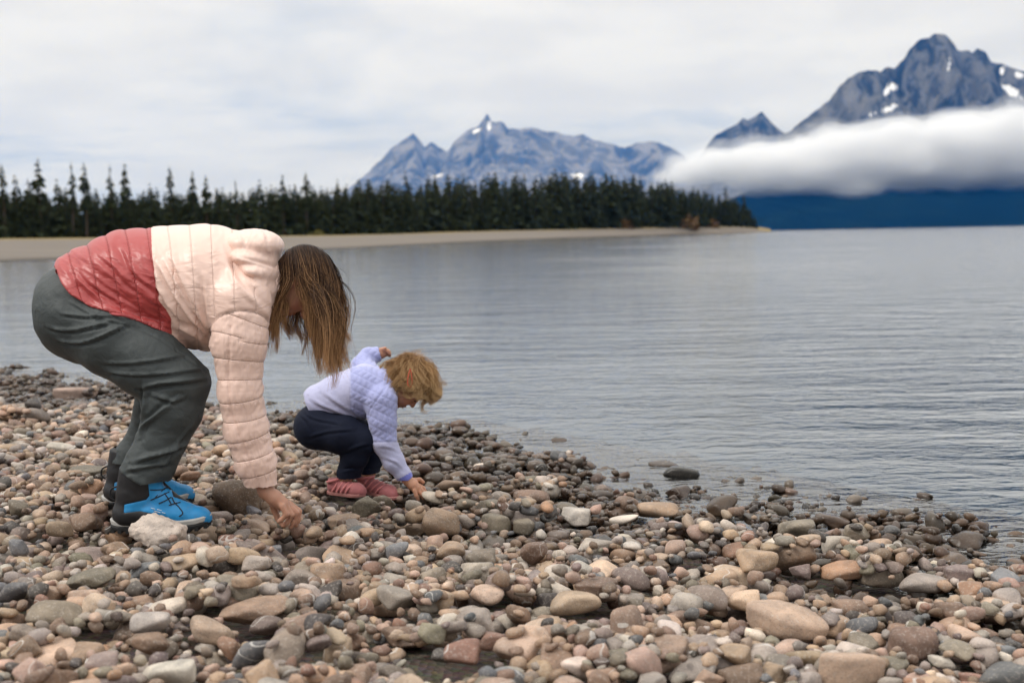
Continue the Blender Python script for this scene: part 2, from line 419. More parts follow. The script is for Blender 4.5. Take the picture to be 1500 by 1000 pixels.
# canopy top in the photograph, by column
CT = np.array([(-700, 270), (0, 282), (150, 281), (300, 282), (420, 277), (520, 272), (620, 265), (760, 259), (880, 260), (950, 266), (1000, 274), (1050, 284), (1085, 294), (1102, 308), (1112, 322)])
r = np.random.default_rng(8); FV, FF, TVv, TFf = [], [], [], []; nv = nt_ = 0
for row in range(7):
    px = -520.0
    while px < 1106:
        D = t_dist(px); px += (1.15 + 0.05 * max(0, D - 220) / 20) * r.uniform(0.6, 1.6) * F / D * (1 + 0.12 * row)
        if px > 1106: break
        Dr = t_dist(px) + row * 6 + r.uniform(-2, 2); zt = t_z(px) + row * 0.05
        base = pt(px, 340, Dr); top = np.interp(px, CT[:, 0], CT[:, 1])
        H = HC + (hz(px) - top) / F * Dr - zt
        H *= r.choice([r.uniform(0.45, 0.75), r.uniform(0.75, 1.0), r.uniform(0.92, 1.12)], p=[0.3, 0.4, 0.3])
        if H < 1.5: H = 1.5
        (tv, tf), (cv_, cf) = kinds[r.integers(len(kinds))]
        a = r.uniform(0, 6.28); ca, sa = math.cos(a), math.sin(a); wj = r.uniform(0.8, 1.25)
        def place(q): return np.stack([(q[:, 0] * ca - q[:, 1] * sa) * H * wj + base[0], (q[:, 0] * sa + q[:, 1] * ca) * H * wj + Dr, q[:, 2] * H + zt - 0.1], 1)
        FV.append(place(cv_)); FF.append(cf + nv); nv += len(cv_)
        TVv.append(place(tv)); TFf.append(tf + nt_); nt_ += len(tv)
o = mesh_np('forest', np.concatenate(FV), np.concatenate(FF), m_needle, smooth=False); tag(o, kind='stuff', label='dense dark pine forest along the far shore', cat='forest')
o2 = mesh_np('trunk', np.concatenate(TVv), np.concatenate(TFf), m_bark, parent=o); o2['kind'] = 'stuff'
# the pines that stand clear of the canopy
def tmesh(name, d, m, smooth):
    o = mesh_np(name, d[0], d[1], m, smooth=smooth); me = o.data; bpy.data.objects.remove(o); return me
tall_me = [(tmesh('trunk', t, m_bark, True), tmesh('crown', c, m_needle, False)) for t, c in tall]
full_me = [(tmesh('trunk', t, m_bark, True), tmesh('crown', c, m_needle, False)) for t, c in kinds]
TREES = [(8, 240, 0), (26, 256, 4), (44, 262, 1), (62, 233, 1), (86, 262, 5), (107, 239, 2), (127, 239, 1), (166, 243, 2), (186, 240, 3), (222, 268, 5), (250, 243, 0), (285, 251, 3), (303, 257, 1), (348, 264, 2), (383, 263, 5), (416, 256, 3), (451, 252, 0), (497, 262, 6), (540, 262, 4), (595, 251, 6), (640, 257, 4), (728, 252, 5), (758, 251, 6), (815, 247, 4), (868, 250, 6), (930, 256, 5), (975, 262, 4), (1062, 272, 6), (1090, 284, 7)]
ordn = ['first', 'second', 'third', 'fourth', 'fifth', 'sixth', 'seventh', 'eighth', 'ninth', 'tenth', 'eleventh', 'twelfth', 'thirteenth', 'fourteenth', 'fifteenth', 'sixteenth', 'seventeenth']
for i, (px, top, kd) in enumerate(TREES):
    D = t_dist(px) - 1.5 + (i % 3); zt = t_z(px); base = pt(px, 340, D); H = HC + (hz(px) - top) / F * D - zt
    e = empty('pine_tree', (base[0], D, zt - 0.1)); e.rotation_euler[2] = i * 1.7
    me = tall_me[kd] if kd < 4 else full_me[kd - 4]
    for nme, mm in zip(('trunk', 'crown'), me):
        c_ = bpy.data.objects.new(nme, mm); c_.scale = (H * (0.95 if kd < 4 else 0.9), H * (0.95 if kd < 4 else 0.9), H); link(c_, e)
    if px < 460: lab = 'tall thin pine above the far treeline, %s standing clear from the left edge' % ordn[i]
    elif px > 1085: lab = 'last pine at the right tip of the wooded point'
    else: lab = 'pointed pine over the treeline, %s standout right of the bent adult\'s hair' % ordn[i - 17]
    tag(e, lab, 'pine tree', 'pines standing clear of the far treeline')
# autumn shrubs on the far bank
def shrub_mesh(seed, n=260):
    r = np.random.default_rng(seed); V, Fc = [], []
    for k in range(n):
        d = r.normal(size=3); d /= np.linalg.norm(d); p = d * r.uniform(0.5, 1.0)**0.5 * np.array([1, 0.8, 0.55]); p[2] = abs(p[2]) * (1 + 0.3 * math.sin(4 * p[0]))
        a = r.normal(size=3) * 0.13; c_ = r.normal(size=3) * 0.13; s = len(V); V += [p, p + a, p + a + c_, p + c_]; Fc.append((s, s + 1, s + 2, s + 3))
    return np.array(V), np.array(Fc)
m_aut = leaf_mat('autumn_leaves', (0.07, 0.04, 0.018), (0.19, 0.11, 0.045)); m_yel = leaf_mat('yellow_shrub_leaves', (0.09, 0.09, 0.025), (0.24, 0.21, 0.06))
for i, (px, py, hw, m_, lab) in enumerate([(907, 327, 20, m_aut, 'wide rust-orange shrub on the far bank, left of two'), (1002, 326, 22, m_aut, 'rust-orange shrub on the far bank near the wooded tip'), (462, 343, 12, m_yel, 'yellow-green shrub on the far bank just above the adult\'s hair'), (1040, 327, 14, m_aut, 'small rusty shrub on the far bank nearest the wooded tip')]):
    D = t_dist(px) - 4; b0 = pt(px, py, D); s = hw * D / F
    v, f_ = shrub_mesh(50 + i); e = mesh_np('shrub', v * s, f_, m_, smooth=False); e.location = (b0[0], D, t_z(px) - 0.25)
    tag(e, lab, 'shrub', 'shrubs on the far bank')

# ------------------------------------------------------------------ mountains
def rock_mat(name, dark, light, sc_):
    m, nt, b = mat_new(name, 0.9, 0.2)
    pos = nd(nt, 'ShaderNodeNewGeometry').outputs['Position']
    p1 = nd(nt, 'ShaderNodeMapping', {'Vector': pos, 'Scale': (sc_, sc_, sc_ * 0.35)}).outputs[0]
    n_ = noise(nt, p1, 1.0, 6, 0.65, 0.6); n2_ = noise(nt, p1, 0.28, 3, 0.5, 0.3)
    c = mixc(nt, ramp(nt, n_, 0.42, 0.60), dark, light)
    c = mixc(nt, ramp(nt, n2_, 0.4, 0.62), c, mixc(nt, 0.3, c, (0.24, 0.225, 0.195)))
    sn = nd(nt, 'ShaderNodeAttribute', attribute_name='snow').outputs['Fac']
    c = mixc(nt, ramp(nt, math_(nt, 'MULTIPLY_ADD', math_(nt, 'SUBTRACT', noise(nt, p1, 2.6, 4, 0.65, 0.5), 0.5), 2.4, sn), 0.52, 0.66), c, (0.82, 0.83, 0.85))
    nt.links.new(c, b.inputs['Base Color']); bump(nt, b, n_, 0.9, 60.0)
    return m
def mountain(name, pts, Y, depth, m, gul=420, seed=0.0, carve=0.5, jag=12, snows=(), rand_snow=0.0, nx=520, nv=130, p=1.05):
    P = np.array([pt(x, y, Y) for x, y in pts]); X = np.linspace(P[0, 0], P[-1, 0], nx)
    v = np.concatenate([[-0.35, -0.15, -0.05], np.linspace(0, 1, nv)**1.3])
    XX, VV = np.meshgrid(X, v, indexing='ij'); YY = Y - depth * VV
    va = np.abs(VV); gate = np.clip(va * 5, 0, 1)
    warp = 260 * fbm(xyz(XX / 900, YY / 900, seed + 2), 3) * gate * min(gul / 400, 2)
    cr = np.interp(XX + warp, P[:, 0], P[:, 2])
    cr = cr + jag * fbm(xyz(XX / 70, 0.0, seed), 4, 0.6)
    rid = fbm(xyz((XX + 0.6 * warp) / gul, YY / (gul * 3.2), seed + 5), 5, 0.55, ridged=True) * 0.5 + 0.5
    rid2 = fbm(xyz(XX / (gul * 0.3), YY / (gul * 0.6), seed + 8), 4, 0.55, ridged=True) * 0.5 + 0.5
    Z = cr * np.clip(1 - va, 0, 1)**p
    Z = Z * (1 - carve * gate * (1 - rid)) * (1 - 0.22 * carve * gate * (1 - rid2)) - 6
    V = np.stack([XX, YY, Z], -1).reshape(-1, 3)
    qx, qy = proj(V); snow = np.zeros(len(V))
    for (sx, sy_, rx, ry, an) in snows:
        dx, dy = qx - sx, qy - sy_; c_, s_ = math.cos(an), math.sin(an)
        snow = np.maximum(snow, 1.25 - 0.75 * np.hypot((dx * c_ + dy * s_) / rx, (-dx * s_ + dy * c_) / ry))
    if rand_snow: snow = np.maximum(snow, (1 - rid.ravel()) * rand_snow)
    o = mesh_np(name, V, grid_mesh(X, v)[:, ::-1], m, attrs={'snow': ('FLOAT', np.clip(snow, 0, 1))})
    return tag(o, kind='structure')
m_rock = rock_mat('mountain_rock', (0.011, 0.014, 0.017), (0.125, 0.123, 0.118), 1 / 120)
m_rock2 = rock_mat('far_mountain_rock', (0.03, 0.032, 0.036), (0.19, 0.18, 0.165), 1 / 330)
MORAN = [(1120, 230), (1145, 197), (1160, 190), (1172, 180), (1190, 167), (1203, 156), (1215, 148), (1228, 128), (1245, 112), (1262, 104), (1275, 101), (1290, 104), (1300, 96), (1310, 98), (1322, 86), (1335, 70), (1347, 57), (1360, 54), (1372, 48), (1385, 50), (1397, 62), (1403, 74), (1415, 72), (1425, 76), (1432, 70), (1444, 74), (1452, 88), (1465, 92), (1480, 98), (1500, 104), (1560, 135), (1650, 170), (1750, 150), (1850, 190), (2000, 260), (2150, 320)]
mountain('mountain', MORAN, 11000, 2600, m_rock, 260, 1.3, 0.75, 26, snows=[(1302, 160, 15, 5, -0.35), (1308, 127, 8, 5, 0.4), (1299, 133, 4, 9, 0.5), (1276, 168, 9, 2, -0.5), (1482, 134, 16, 6, 0.55), (1494, 110, 9, 4, 0.3), (1468, 104, 3, 8, 0.2), (1390, 96, 2, 8, 0.2)])
mountain('mountain', [(1000, 280), (1030, 222), (1040, 206), (1050, 196), (1065, 188), (1080, 180), (1088, 172), (1095, 176), (1108, 168), (1116, 163), (1124, 172), (1135, 184), (1145, 192), (1165, 205), (1220, 230), (1300, 290)], 14000, 2200, m_rock, 380, 7.7, 0.42, 12, nx=220, nv=70)
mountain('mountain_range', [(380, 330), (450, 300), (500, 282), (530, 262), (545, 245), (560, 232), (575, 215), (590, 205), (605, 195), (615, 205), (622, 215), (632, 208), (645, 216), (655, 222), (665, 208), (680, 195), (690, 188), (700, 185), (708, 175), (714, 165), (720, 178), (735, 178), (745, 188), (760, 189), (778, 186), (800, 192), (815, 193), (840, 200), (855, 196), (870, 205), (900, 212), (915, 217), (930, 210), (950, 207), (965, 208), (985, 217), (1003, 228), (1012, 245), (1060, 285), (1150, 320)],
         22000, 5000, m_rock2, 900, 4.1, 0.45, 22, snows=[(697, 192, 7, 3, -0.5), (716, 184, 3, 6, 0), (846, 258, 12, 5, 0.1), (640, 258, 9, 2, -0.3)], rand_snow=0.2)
m_slope, nt, b = mat_new('forested_slope', 1.0, 0.0)
pos = nd(nt, 'ShaderNodeNewGeometry').outputs['Position']
n_ = noise(nt, pos, 1 / 60, 5, 0.7); nt.links.new(mixc(nt, ramp(nt, noise(nt, pos, 1 / 420, 3), 0.4, 0.65), mixc(nt, n_, (0.0008, 0.003, 0.003), (0.0025, 0.007, 0.006)), (0.004, 0.010, 0.008)), b.inputs['Base Color']); bump(nt, b, n_, 1.0, 12)
mountain('forested_foothill', [(900, 341), (1000, 318), (1060, 296), (1110, 272), (1180, 262), (1260, 250), (1330, 256), (1420, 246), (1500, 250), (1650, 244), (1800, 262), (2000, 256), (2250, 300)], 8600, 1900, m_slope, 700, 9.9, 0.30, 8, nx=360, nv=80, p=0.9)
# low wooded spit at the foot of the slope
mountain('far_spit', [(1230, 331.5), (1300, 328.2), (1380, 325.8), (1500, 322.8), (1700, 318), (1900, 314)], 6000, 200, m_slope, 120, 2.2, 0.5, 5, nx=260, nv=14, p=0.4)

# ------------------------------------------------------------------ cloud bank lying against the mountain
CB = 8050
CL = [(965, 262, 7), (1000, 252, 18), (1040, 245, 25), (1100, 243, 31), (1170, 239, 35), (1240, 234, 40), (1320, 229, 44), (1400, 225, 49), (1480, 222, 50), (1600, 216, 52), (1760, 214, 54), (1900, 216, 50)]
P_ = np.array([pt(x, y, CB) for x, y, _ in CL]); R_ = np.array([q * CB / F for _, _, q in CL])
fld = Field(P_.min(0) - np.array([430, 760, 430]), P_.max(0) + np.array([430, 760, 430]), 26.0)
fld.a[:] = 1e4
fld.chain(P_, R_, 60.0, 1.9)
rc = np.random.default_rng(31)       # billows along the top, torn scraps below
for i in range(75):
    j = rc.uniform(0.3, len(CL) - 1.01); k_ = int(j); f_ = j - k_; c0 = P_[k_] * (1 - f_) + P_[k_ + 1] * f_; r0 = R_[k_] * (1 - f_) + R_[k_ + 1] * f_
    up_ = rc.random() < 0.72; rr_ = r0 * (rc.uniform(0.20, 0.48) if up_ else rc.uniform(0.12, 0.24))
    c0 = c0 + np.array([rc.uniform(-60, 60), rc.uniform(-1.7, 0.9) * r0, (0.86 if up_ else -1.0) * r0 * rc.uniform(0.75, 1.08)])
    fld.ell(c0, (rr_ * rc.uniform(1.1, 2.4), rr_ * 1.3, rr_ * (0.8 if up_ else 0.5)), None, 35.0)
G = fld.grid(); q = np.stack(G, -1)
fld.a += 78 * fbm(q / np.array([560, 420, 190]), 5, 0.6) + 45 * np.maximum(fbm(q / np.array([260, 260, 90]) + 7, 3), 0)
base_a = fld.a.copy()
m_cl = bpy.data.materials.new('cloud_vapour'); m_cl.use_nodes = True; nt = m_cl.node_tree; nt.nodes.clear()
bpy.data.materials.remove(m_cl); par = None
for ofs, dens, amp_, fs in ((-55.0, 0.0010, 1.0, 1.0), (-15.0, 0.0035, 1.2, 0.8), (20.0, 0.009, 1.3, 0.6)):   # vapour thickens inwards
    m_cl = bpy.data.materials.new('cloud_vapour'); m_cl.use_nodes = True; nt = m_cl.node_tree; nt.nodes.clear()
    pv = nd(nt, 'ShaderNodeVolumePrincipled', {'Color': (0.965, 0.972, 0.985, 1), 'Density': dens, 'Anisotropy': 0.2})
    nt.links.new(pv.outputs[0], nd(nt, 'ShaderNodeOutputMaterial').inputs[1])
    fld.a = (base_a + ofs + 48 * amp_ * fbm(q / (np.array([230, 200, 85]) * fs) + ofs, 4, 0.62)).astype(np.float32); V, Q = fld.mesh(1)
    o = mesh_np('cloud_bank' if par is None else 'cloud_core', V, Q, m_cl, parent=par)
    if par is None: par = o
    else: o['kind'] = 'stuff'
o = par; tag(o, 'long white cloud bank lying across the foot of the big mountain', 'cloud', kind='stuff')

# ------------------------------------------------------------------ haze
bm = bmesh.new(); bmesh.ops.create_cube(bm, size=1.0)
for v in bm.verts: v.co = Vector((v.co.x * 24000 + 500, v.co.y * 27000 + 12900, (v.co.z + 0.5) * 2505 - 5))
me = bpy.data.meshes.new('haze'); bm.to_mesh(me); bm.free()
m_hz = bpy.data.materials.new('haze'); m_hz.use_nodes = True; nt = m_hz.node_tree; nt.nodes.clear()
pv = nd(nt, 'ShaderNodeVolumePrincipled', {'Color': (0.035, 0.31, 1.0, 1), 'Density': 1.85e-5, 'Anisotropy': 0.0, 'Absorption Color': (1, 1, 1, 1)})
nt.links.new(pv.outputs[0], nd(nt, 'ShaderNodeOutputMaterial').inputs[1])
me.materials.append(m_hz); o = link(bpy.data.objects.new('haze', me)); tag(o, 'thin blue haze over the lake and mountains', 'haze', kind='stuff')
# ================================================================== STONES
def ico(sub):
    bm = bmesh.new(); bmesh.ops.create_icosphere(bm, subdivisions=sub, radius=1.0)
    V = np.array([v.co[:] for v in bm.verts]); Fc = np.array([[v.index for v in f.verts] for f in bm.faces]); bm.free()
    return V / np.linalg.norm(V, axis=1, keepdims=True), Fc
ICO = {k: ico(k) for k in (1, 2, 3, 4)}
def stone_shape(D, seed, angular):
    r = np.random.default_rng(seed); K = int(r.integers(9, 15))
    n = r.normal(size=(K, 3)); n /= np.linalg.norm(n, axis=1, keepdims=True); d = r.uniform(0.66, 1.08, K)
    n = np.vstack([n, np.eye(3), -np.eye(3)]); d = np.concatenate([d, np.full(6, 1.02)])
    p = r.uniform(14, 26) if angular else r.uniform(5, 11)
    q = np.maximum(D @ n.T / d, 0)**p
    R = q.sum(1)**(-1 / p)
    V = D * R[:, None]
    V = V * (1 + (0.055 if angular else 0.035) * fbm(V * 1.6 + seed * 3.1, 3)[:, None])
    if angular: V = V * (1 + 0.035 * fbm(V * 4.5 + seed, 3, ridged=True)[:, None])
    if seed == 100 + NR + NA - 1: V = V * (1 + 0.16 * fbm(V * 2.2, 4, 0.6, ridged=True)[:, None] + 0.05 * fbm(V * 9, 3, 0.6)[:, None])     # the jagged rock
    lo, hi = V.min(0), V.max(0)
    return (V - (lo + hi) / 2) / ((hi - lo) / 2)
NR, NA = 22, 13
ICO[5] = ico(5)
SHAPES = {k: [stone_shape(ICO[k][0], 100 + i, i >= NR) for i in range(NR + NA)] for k in (1, 2, 3, 4)}
JAG = stone_shape(ICO[5][0], 100 + NR + NA - 1, True)

COL = {'tan': (.335, .248, .18), 'grey': (.28, .252, .228), 'pale grey': (.43, .395, .36), 'pinkish': (.36, .262, .215), 'brown': (.205, .145, .108), 'reddish brown': (.235, .145, .112), 'slate grey': (.135, .142, .155), 'dark': (.075, .068, .066), 'olive grey': (.195, .175, .138), 'orange': (.34, .215, .14), 'purplish': (.20, .16, .15), 'cream': (.52, .47, .415), 'beige': (.45, .35, .275)}
CN = list(COL); CW = np.array([.20, .19, .08, .09, .17, .03, .05, .05, .08, .012, .08, .03, .07]); CW /= CW.sum()

def stone_mat(name, obj):
    m, nt, b = mat_new(name, 0.62, 0.35)
    if obj:
        base = nd(nt, 'ShaderNodeObjectInfo').outputs['Color']; rnd = nd(nt, 'ShaderNodeObjectInfo').outputs['Random']
        wet = nd(nt, 'ShaderNodeObjectInfo').outputs['Alpha']
        v0 = nd(nt, 'ShaderNodeNewGeometry').outputs['Position']
    else:
        base = nd(nt, 'ShaderNodeAttribute', attribute_name='col').outputs['Color']
        wet = nd(nt, 'ShaderNodeAttribute', attribute_name='wet').outputs['Fac']; rnd = nd(nt, 'ShaderNodeAttribute', attribute_name='rnd').outputs['Fac']
        v0 = nd(nt, 'ShaderNodeNewGeometry').outputs['Position']
    off = nd(nt, 'ShaderNodeCombineXYZ', {0: math_(nt, 'MULTIPLY', rnd, 91.0), 1: math_(nt, 'MULTIPLY', rnd, 37.0), 2: math_(nt, 'MULTIPLY', rnd, 13.0)}).outputs[0]
    v = nd(nt, 'ShaderNodeVectorMath', {0: v0, 1: off}, operation='ADD').outputs[0]
    big = noise(nt, v, 14, 4, 0.6, 0.5); fine = noise(nt, v, 130, 4, 0.7); spk = noise(nt, v, 320, 2, 0.6)
    c = mixc(nt, ramp(nt, big, 0.32, 0.70), mixc(nt, 1.0, base, (0.72, 0.70, 0.68), 'MULTIPLY'), mixc(nt, 1.0, base, (1.22, 1.16, 1.10), 'MULTIPLY'))
    c = mixc(nt, math_(nt, 'MULTIPLY', ramp(nt, fine, 0.50, 0.72), 0.5), c, (0.46, 0.41, 0.36))
    c = mixc(nt, math_(nt, 'MULTIPLY', ramp(nt, spk, 0.56, 0.70), 0.55), c, (0.05, 0.045, 0.04))
    # quartz veins on some stones
    vein = math_(nt, 'ABSOLUTE', math_(nt, 'SUBTRACT', noise(nt, v, 6, 2, 0.5, 0.8), 0.5))
    vm = math_(nt, 'MULTIPLY', math_(nt, 'MULTIPLY', math_(nt, 'LESS_THAN', vein, 0.006), math_(nt, 'GREATER_THAN', rnd, 0.8)), 0.6)
    c = mixc(nt, vm, c, (0.6, 0.57, 0.53))
    c = mixc(nt, wet, c, mixc(nt, 1.0, c, (0.27, 0.245, 0.225), 'MULTIPLY'))
    nt.links.new(c, b.inputs['Base Color'])
    nt.links.new(math_(nt, 'MULTIPLY_ADD', wet, -0.44, 0.62), b.inputs['Roughness'])
    hh = math_(nt, 'ADD', math_(nt, 'MULTIPLY', fine, 0.5), big)
    bs = math_(nt, 'MULTIPLY_ADD', wet, -0.3, 0.55)
    bump(nt, b, hh, bs, 0.009)
    return m
m_stone = stone_mat('stone', True); m_peb = stone_mat('pebble_stone', False)

# stones that can be picked out in the photograph: centre x, y, half width, half height (px), colour, angular, wet
NAMED = [
 (346, 733, 37, 29, 'brown', 0, 0, 'big smooth brown boulder between the blue boot and the adult\'s hand'),
 (229, 783, 42, 29, 'pale grey', 1, 0, 'jagged pale speckled rock lying in front of the near blue boot'),
 (643, 766, 31, 21, 'tan', 0, 0, 'large tan rounded stone below the toddler\'s reaching hand'),
 (663, 808, 22, 12, 'tan', 0, 0, ''), (636, 796, 12, 11, 'pinkish', 0, 0, ''), (782, 811, 20, 17, 'brown', 1, 0, ''), (818, 847, 25, 17, 'pale grey', 0, 0, ''),
 (870, 804, 30, 13, 'cream', 1, 0, 'flat angular cream rock right of the tan stone below the toddler'), (843, 757, 22, 12, 'pale grey', 1, 0, ''), (915, 762, 22, 7, 'cream', 0, 0, ''), (922, 848, 27, 17, 'purplish', 0, 0, ''),
 (844, 886, 39, 17, 'beige', 0, 0, ''), (803, 881, 17, 12, 'dark', 0, 0, ''), (919, 917, 27, 26, 'brown', 0, 0, ''), (695, 912, 27, 19, 'grey', 1, 0, ''), (720, 939, 22, 14, 'reddish brown', 0, 0, ''),
 (676, 960, 28, 18, 'reddish brown', 0, 0, ''), (704, 823, 23, 16, 'olive grey', 1, 0, ''), (728, 767, 22, 13, 'olive grey', 0, 0, ''), (768, 772, 17, 11, 'olive grey', 0, 0, ''), (779, 730, 27, 12, 'brown', 0, 0, ''),
 (735, 734, 15, 13, 'grey', 0, 0, ''), (774, 707, 19, 10, 'olive grey', 0, 0, ''), (634, 729, 17, 9, 'pale grey', 0, 0, 'smooth pale stone the toddler\'s fingers are touching'),
 (537, 743, 21, 14, 'olive grey', 1, 0, ''), (561, 738, 18, 12, 'olive grey', 1, 0, ''), (502, 765, 24, 10, 'tan', 1, 0, ''), (581, 807, 18, 12, 'slate grey', 0, 0, ''),
 (87, 775, 19, 12, 'tan', 0, 0, ''), (24, 802, 14, 12, 'slate grey', 0, 0, ''), (168, 806, 20, 11, 'brown', 1, 0, ''), (77, 904, 41, 20, 'olive grey', 0, 0, 'long olive-grey stone at the lower left beside a pale wedge'), (139, 889, 26, 19, 'beige', 1, 0, 'pale wedge-shaped rock beside the long olive-grey stone'),
 (71, 869, 22, 12, 'tan', 0, 0, ''), (219, 914, 30, 17, 'pale grey', 0, 0, ''), (246, 889, 28, 13, 'cream', 0, 0, ''), (220, 946, 26, 16, 'brown', 1, 0, ''), (372, 960, 29, 22, 'slate grey', 0, 0, 'blue-grey rounded stone at the bottom beside an orange one'),
 (333, 949, 17, 15, 'orange', 0, 0, 'small orange stone touching the blue-grey one at the bottom'), (306, 924, 33, 19, 'beige', 0, 0, ''), (370, 899, 50, 16, 'tan', 1, 0, ''), (400, 806, 12, 6, 'slate grey', 0, 0, ''), (374, 826, 21, 11, 'pale grey', 0, 0, ''),
 (20, 868, 21, 16, 'slate grey', 0, 0, ''), (130, 852, 33, 14, 'olive grey', 1, 0, ''), (453, 865, 16, 11, 'cream', 0, 0, ''), (243, 989, 42, 18, 'pale grey', 0, 0, ''), (145, 977, 25, 17, 'purplish', 0, 0, ''),
 (1157, 912, 51, 22, 'beige', 0, 0, 'broad pale pinkish stone at lower right, widest in its area'), (1341, 943, 37, 25, 'brown', 0, 0, 'large round brown stone at lower right'), (1250, 983, 52, 27, 'beige', 0, 0, 'big beige stone cut by the bottom edge at right'),
 (1225, 799, 23, 16, 'grey', 0, 0, ''), (1143, 801, 28, 9, 'cream', 0, 0, ''), (1168, 775, 27, 13, 'olive grey', 0, 0, ''), (1225, 765, 26, 11, 'brown', 0, 1, ''), (1285, 811, 22, 10, 'olive grey', 0, 0, ''), (1330, 809, 21, 12, 'brown', 0, 1, ''),
 (1417, 795, 27, 13, 'brown', 1, 1, 'long dark wet rock standing in the shallows near the right edge'), (1384, 771, 17, 9, 'brown', 1, 1, ''), (1330, 771, 17, 7, 'slate grey', 0, 1, ''), (1235, 838, 31, 12, 'orange', 0, 0, ''), (1175, 838, 18, 11, 'purplish', 1, 0, ''),
 (1067, 843, 34, 13, 'beige', 0, 0, ''), (1035, 879, 33, 18, 'purplish', 0, 0, ''), (1090, 881, 25, 13, 'beige', 0, 0, ''), (1355, 855, 37, 12, 'grey', 0, 0, ''), (1430, 868, 25, 14, 'orange', 1, 0, ''), (1247, 890, 31, 13, 'brown', 0, 0, ''), (1265, 918, 23, 14, 'slate grey', 0, 0, ''),
 (1059, 742, 24, 12, 'brown', 0, 1, ''), (1112, 764, 22, 7, 'olive grey', 0, 1, ''), (1400, 921, 25, 13, 'tan', 0, 0, ''), (1482, 992, 48, 18, 'slate grey', 0, 0, ''), (592, 627, 13, 6, 'brown', 0, 1, ''), (620, 635, 10, 6, 'brown', 0, 1, ''),
 (819, 647, 13, 5, 'brown', 0, 1, 'lone brown stone breaking the water farthest from the beach'), (1000, 693, 27, 10, 'slate grey', 0, 1, ''), (972, 683, 21, 6, 'brown', 0, 1, ''), (993, 722, 18, 9, 'brown', 1, 1, ''), (783, 678, 15, 6, 'slate grey', 0, 1, ''), (708, 685, 18, 7, 'cream', 0, 0, ''),
 (964, 749, 31, 11, 'tan', 0, 0, ''), (659, 712, 21, 9, 'tan', 0, 0, ''), (109, 577, 29, 10, 'beige', 0, 0, 'pale flat boulder at the water\'s edge left of the grey trousers'), (85, 656, 19, 8, 'pale grey', 0, 0, ''), (167, 602, 14, 7, 'beige', 0, 0, ''), (127, 692, 25, 8, 'olive grey', 1, 0, ''),
 (95, 728, 18, 8, 'tan', 0, 0, ''), (122, 764, 25, 13, 'brown', 1, 0, ''), (375, 770, 20, 11, 'beige', 0, 0, ''), (371, 750, 11, 9, 'slate grey', 0, 0, ''), (325, 757, 18, 8, 'grey', 0, 0, ''), (278, 697, 16, 7, 'orange', 0, 0, ''), (434, 776, 8, 6, 'beige', 0, 0, 'small beige pebble between the adult\'s fingertips'),
]
PILE_UP = 0.036    # offset of the loose stones' frame
# height map of the pile (1 cm cells), relative to the mean terrain
HX0, HY0, HS = -7.5, 1.6, 0.01
HM = np.zeros((1160, 1240), np.float32) - 0.03
NB2 = np.zeros(HM.shape, bool); NB = np.zeros(HM.shape, bool)     # in front of a named stone only small ones lie
stones = []     # centre xyz, axes abc, yaw, tilt xy, shape, colour name, wet, label
KER = {}
def kernel(R):
    n = max(1, int(round(R / HS)))
    if n not in KER:
        g = np.arange(-n, n + 1); q = (g[:, None]**2 + g[None]**2) / (n + 0.3)**2; KER[n] = (n, np.where(q < 1, np.sqrt(np.clip(1 - q, 0, 1)), -9).astype(np.float32), q < 1)
    return KER[n]
def stamp(x, y, R, z, b):
    n, k, m = kernel(R); i, j = int((x - HX0) / HS), int((y - HY0) / HS)
    if i - n < 0 or j - n < 0 or i + n >= HM.shape[0] or j + n >= HM.shape[1]: return
    s = HM[i - n:i + n + 1, j - n:j + n + 1]; np.maximum(s, np.where(m, z + b * k, -9), out=s)
def rest(x, y, R, b):
    n, k, m = kernel(R); i, j = int((x - HX0) / HS), int((y - HY0) / HS)
    if i - n < 0 or j - n < 0 or i + n >= HM.shape[0] or j + n >= HM.shape[1]: return None
    v = (HM[i - n:i + n + 1, j - n:j + n + 1] + b * k)[m]
    kk = int(len(v) * 0.66)
    return float(np.partition(v, kk)[kk])
def tone(cn):
    c = np.array(COL[cn]); return c * np.array([1.03, 1.0, 0.985]) * rng.uniform(0.70, 1.26) * (1 + rng.normal(0, 0.02, 3))
for (px, py, hw, hh, cn, ang, wet, lab) in NAMED:
    Y = 4.0
    for _ in range(12):
        P = pt(px, py + 0.55 * hh, Y); g = float(ground(P[0], P[1])); P2 = gp(px, py + 0.55 * hh, g); Y = 0.5 * Y + 0.5 * min(max(P2[1], 1.8), 14)
    P = pt(px, py, Y); a = hw * Y / F; b_ = hh * Y / F * 1.02; c_ = a * rng.uniform(0.7, 0.95)
    zc_ = P[2]; g = float(ground(P[0], Y + c_ * 0.4))
    stones.append(dict(p=np.array([P[0], Y + c_ * 0.3, zc_]), abc=(a, c_, b_), yaw=rng.uniform(-0.35, 0.35) + (math.pi if rng.random() < 0.5 else 0), tilt=rng.normal(0, 0.07, 2), sh=NR + NA - 1 if 'jagged' in lab else int(rng.integers(NR, NR + NA - 1) if ang else rng.integers(NR)), cn=cn, col=tone(cn), wet=float(wet), lab=lab, named=True))
    stamp(P[0], Y + c_ * 0.3, (a + c_) / 2 * 1.02, 1.5, 0.01)      # nothing may land on it
    i0, i1 = int((P[0] - a * 0.9 - HX0) / HS), int((P[0] + a * 0.9 - HX0) / HS); j0, j1 = int((Y - c_ * 0.7 - 0.13 - HY0) / HS), int((Y - HY0) / HS); NB[max(i0, 0):max(i1, 0), max(j0, 0):max(j1, 0)] = True
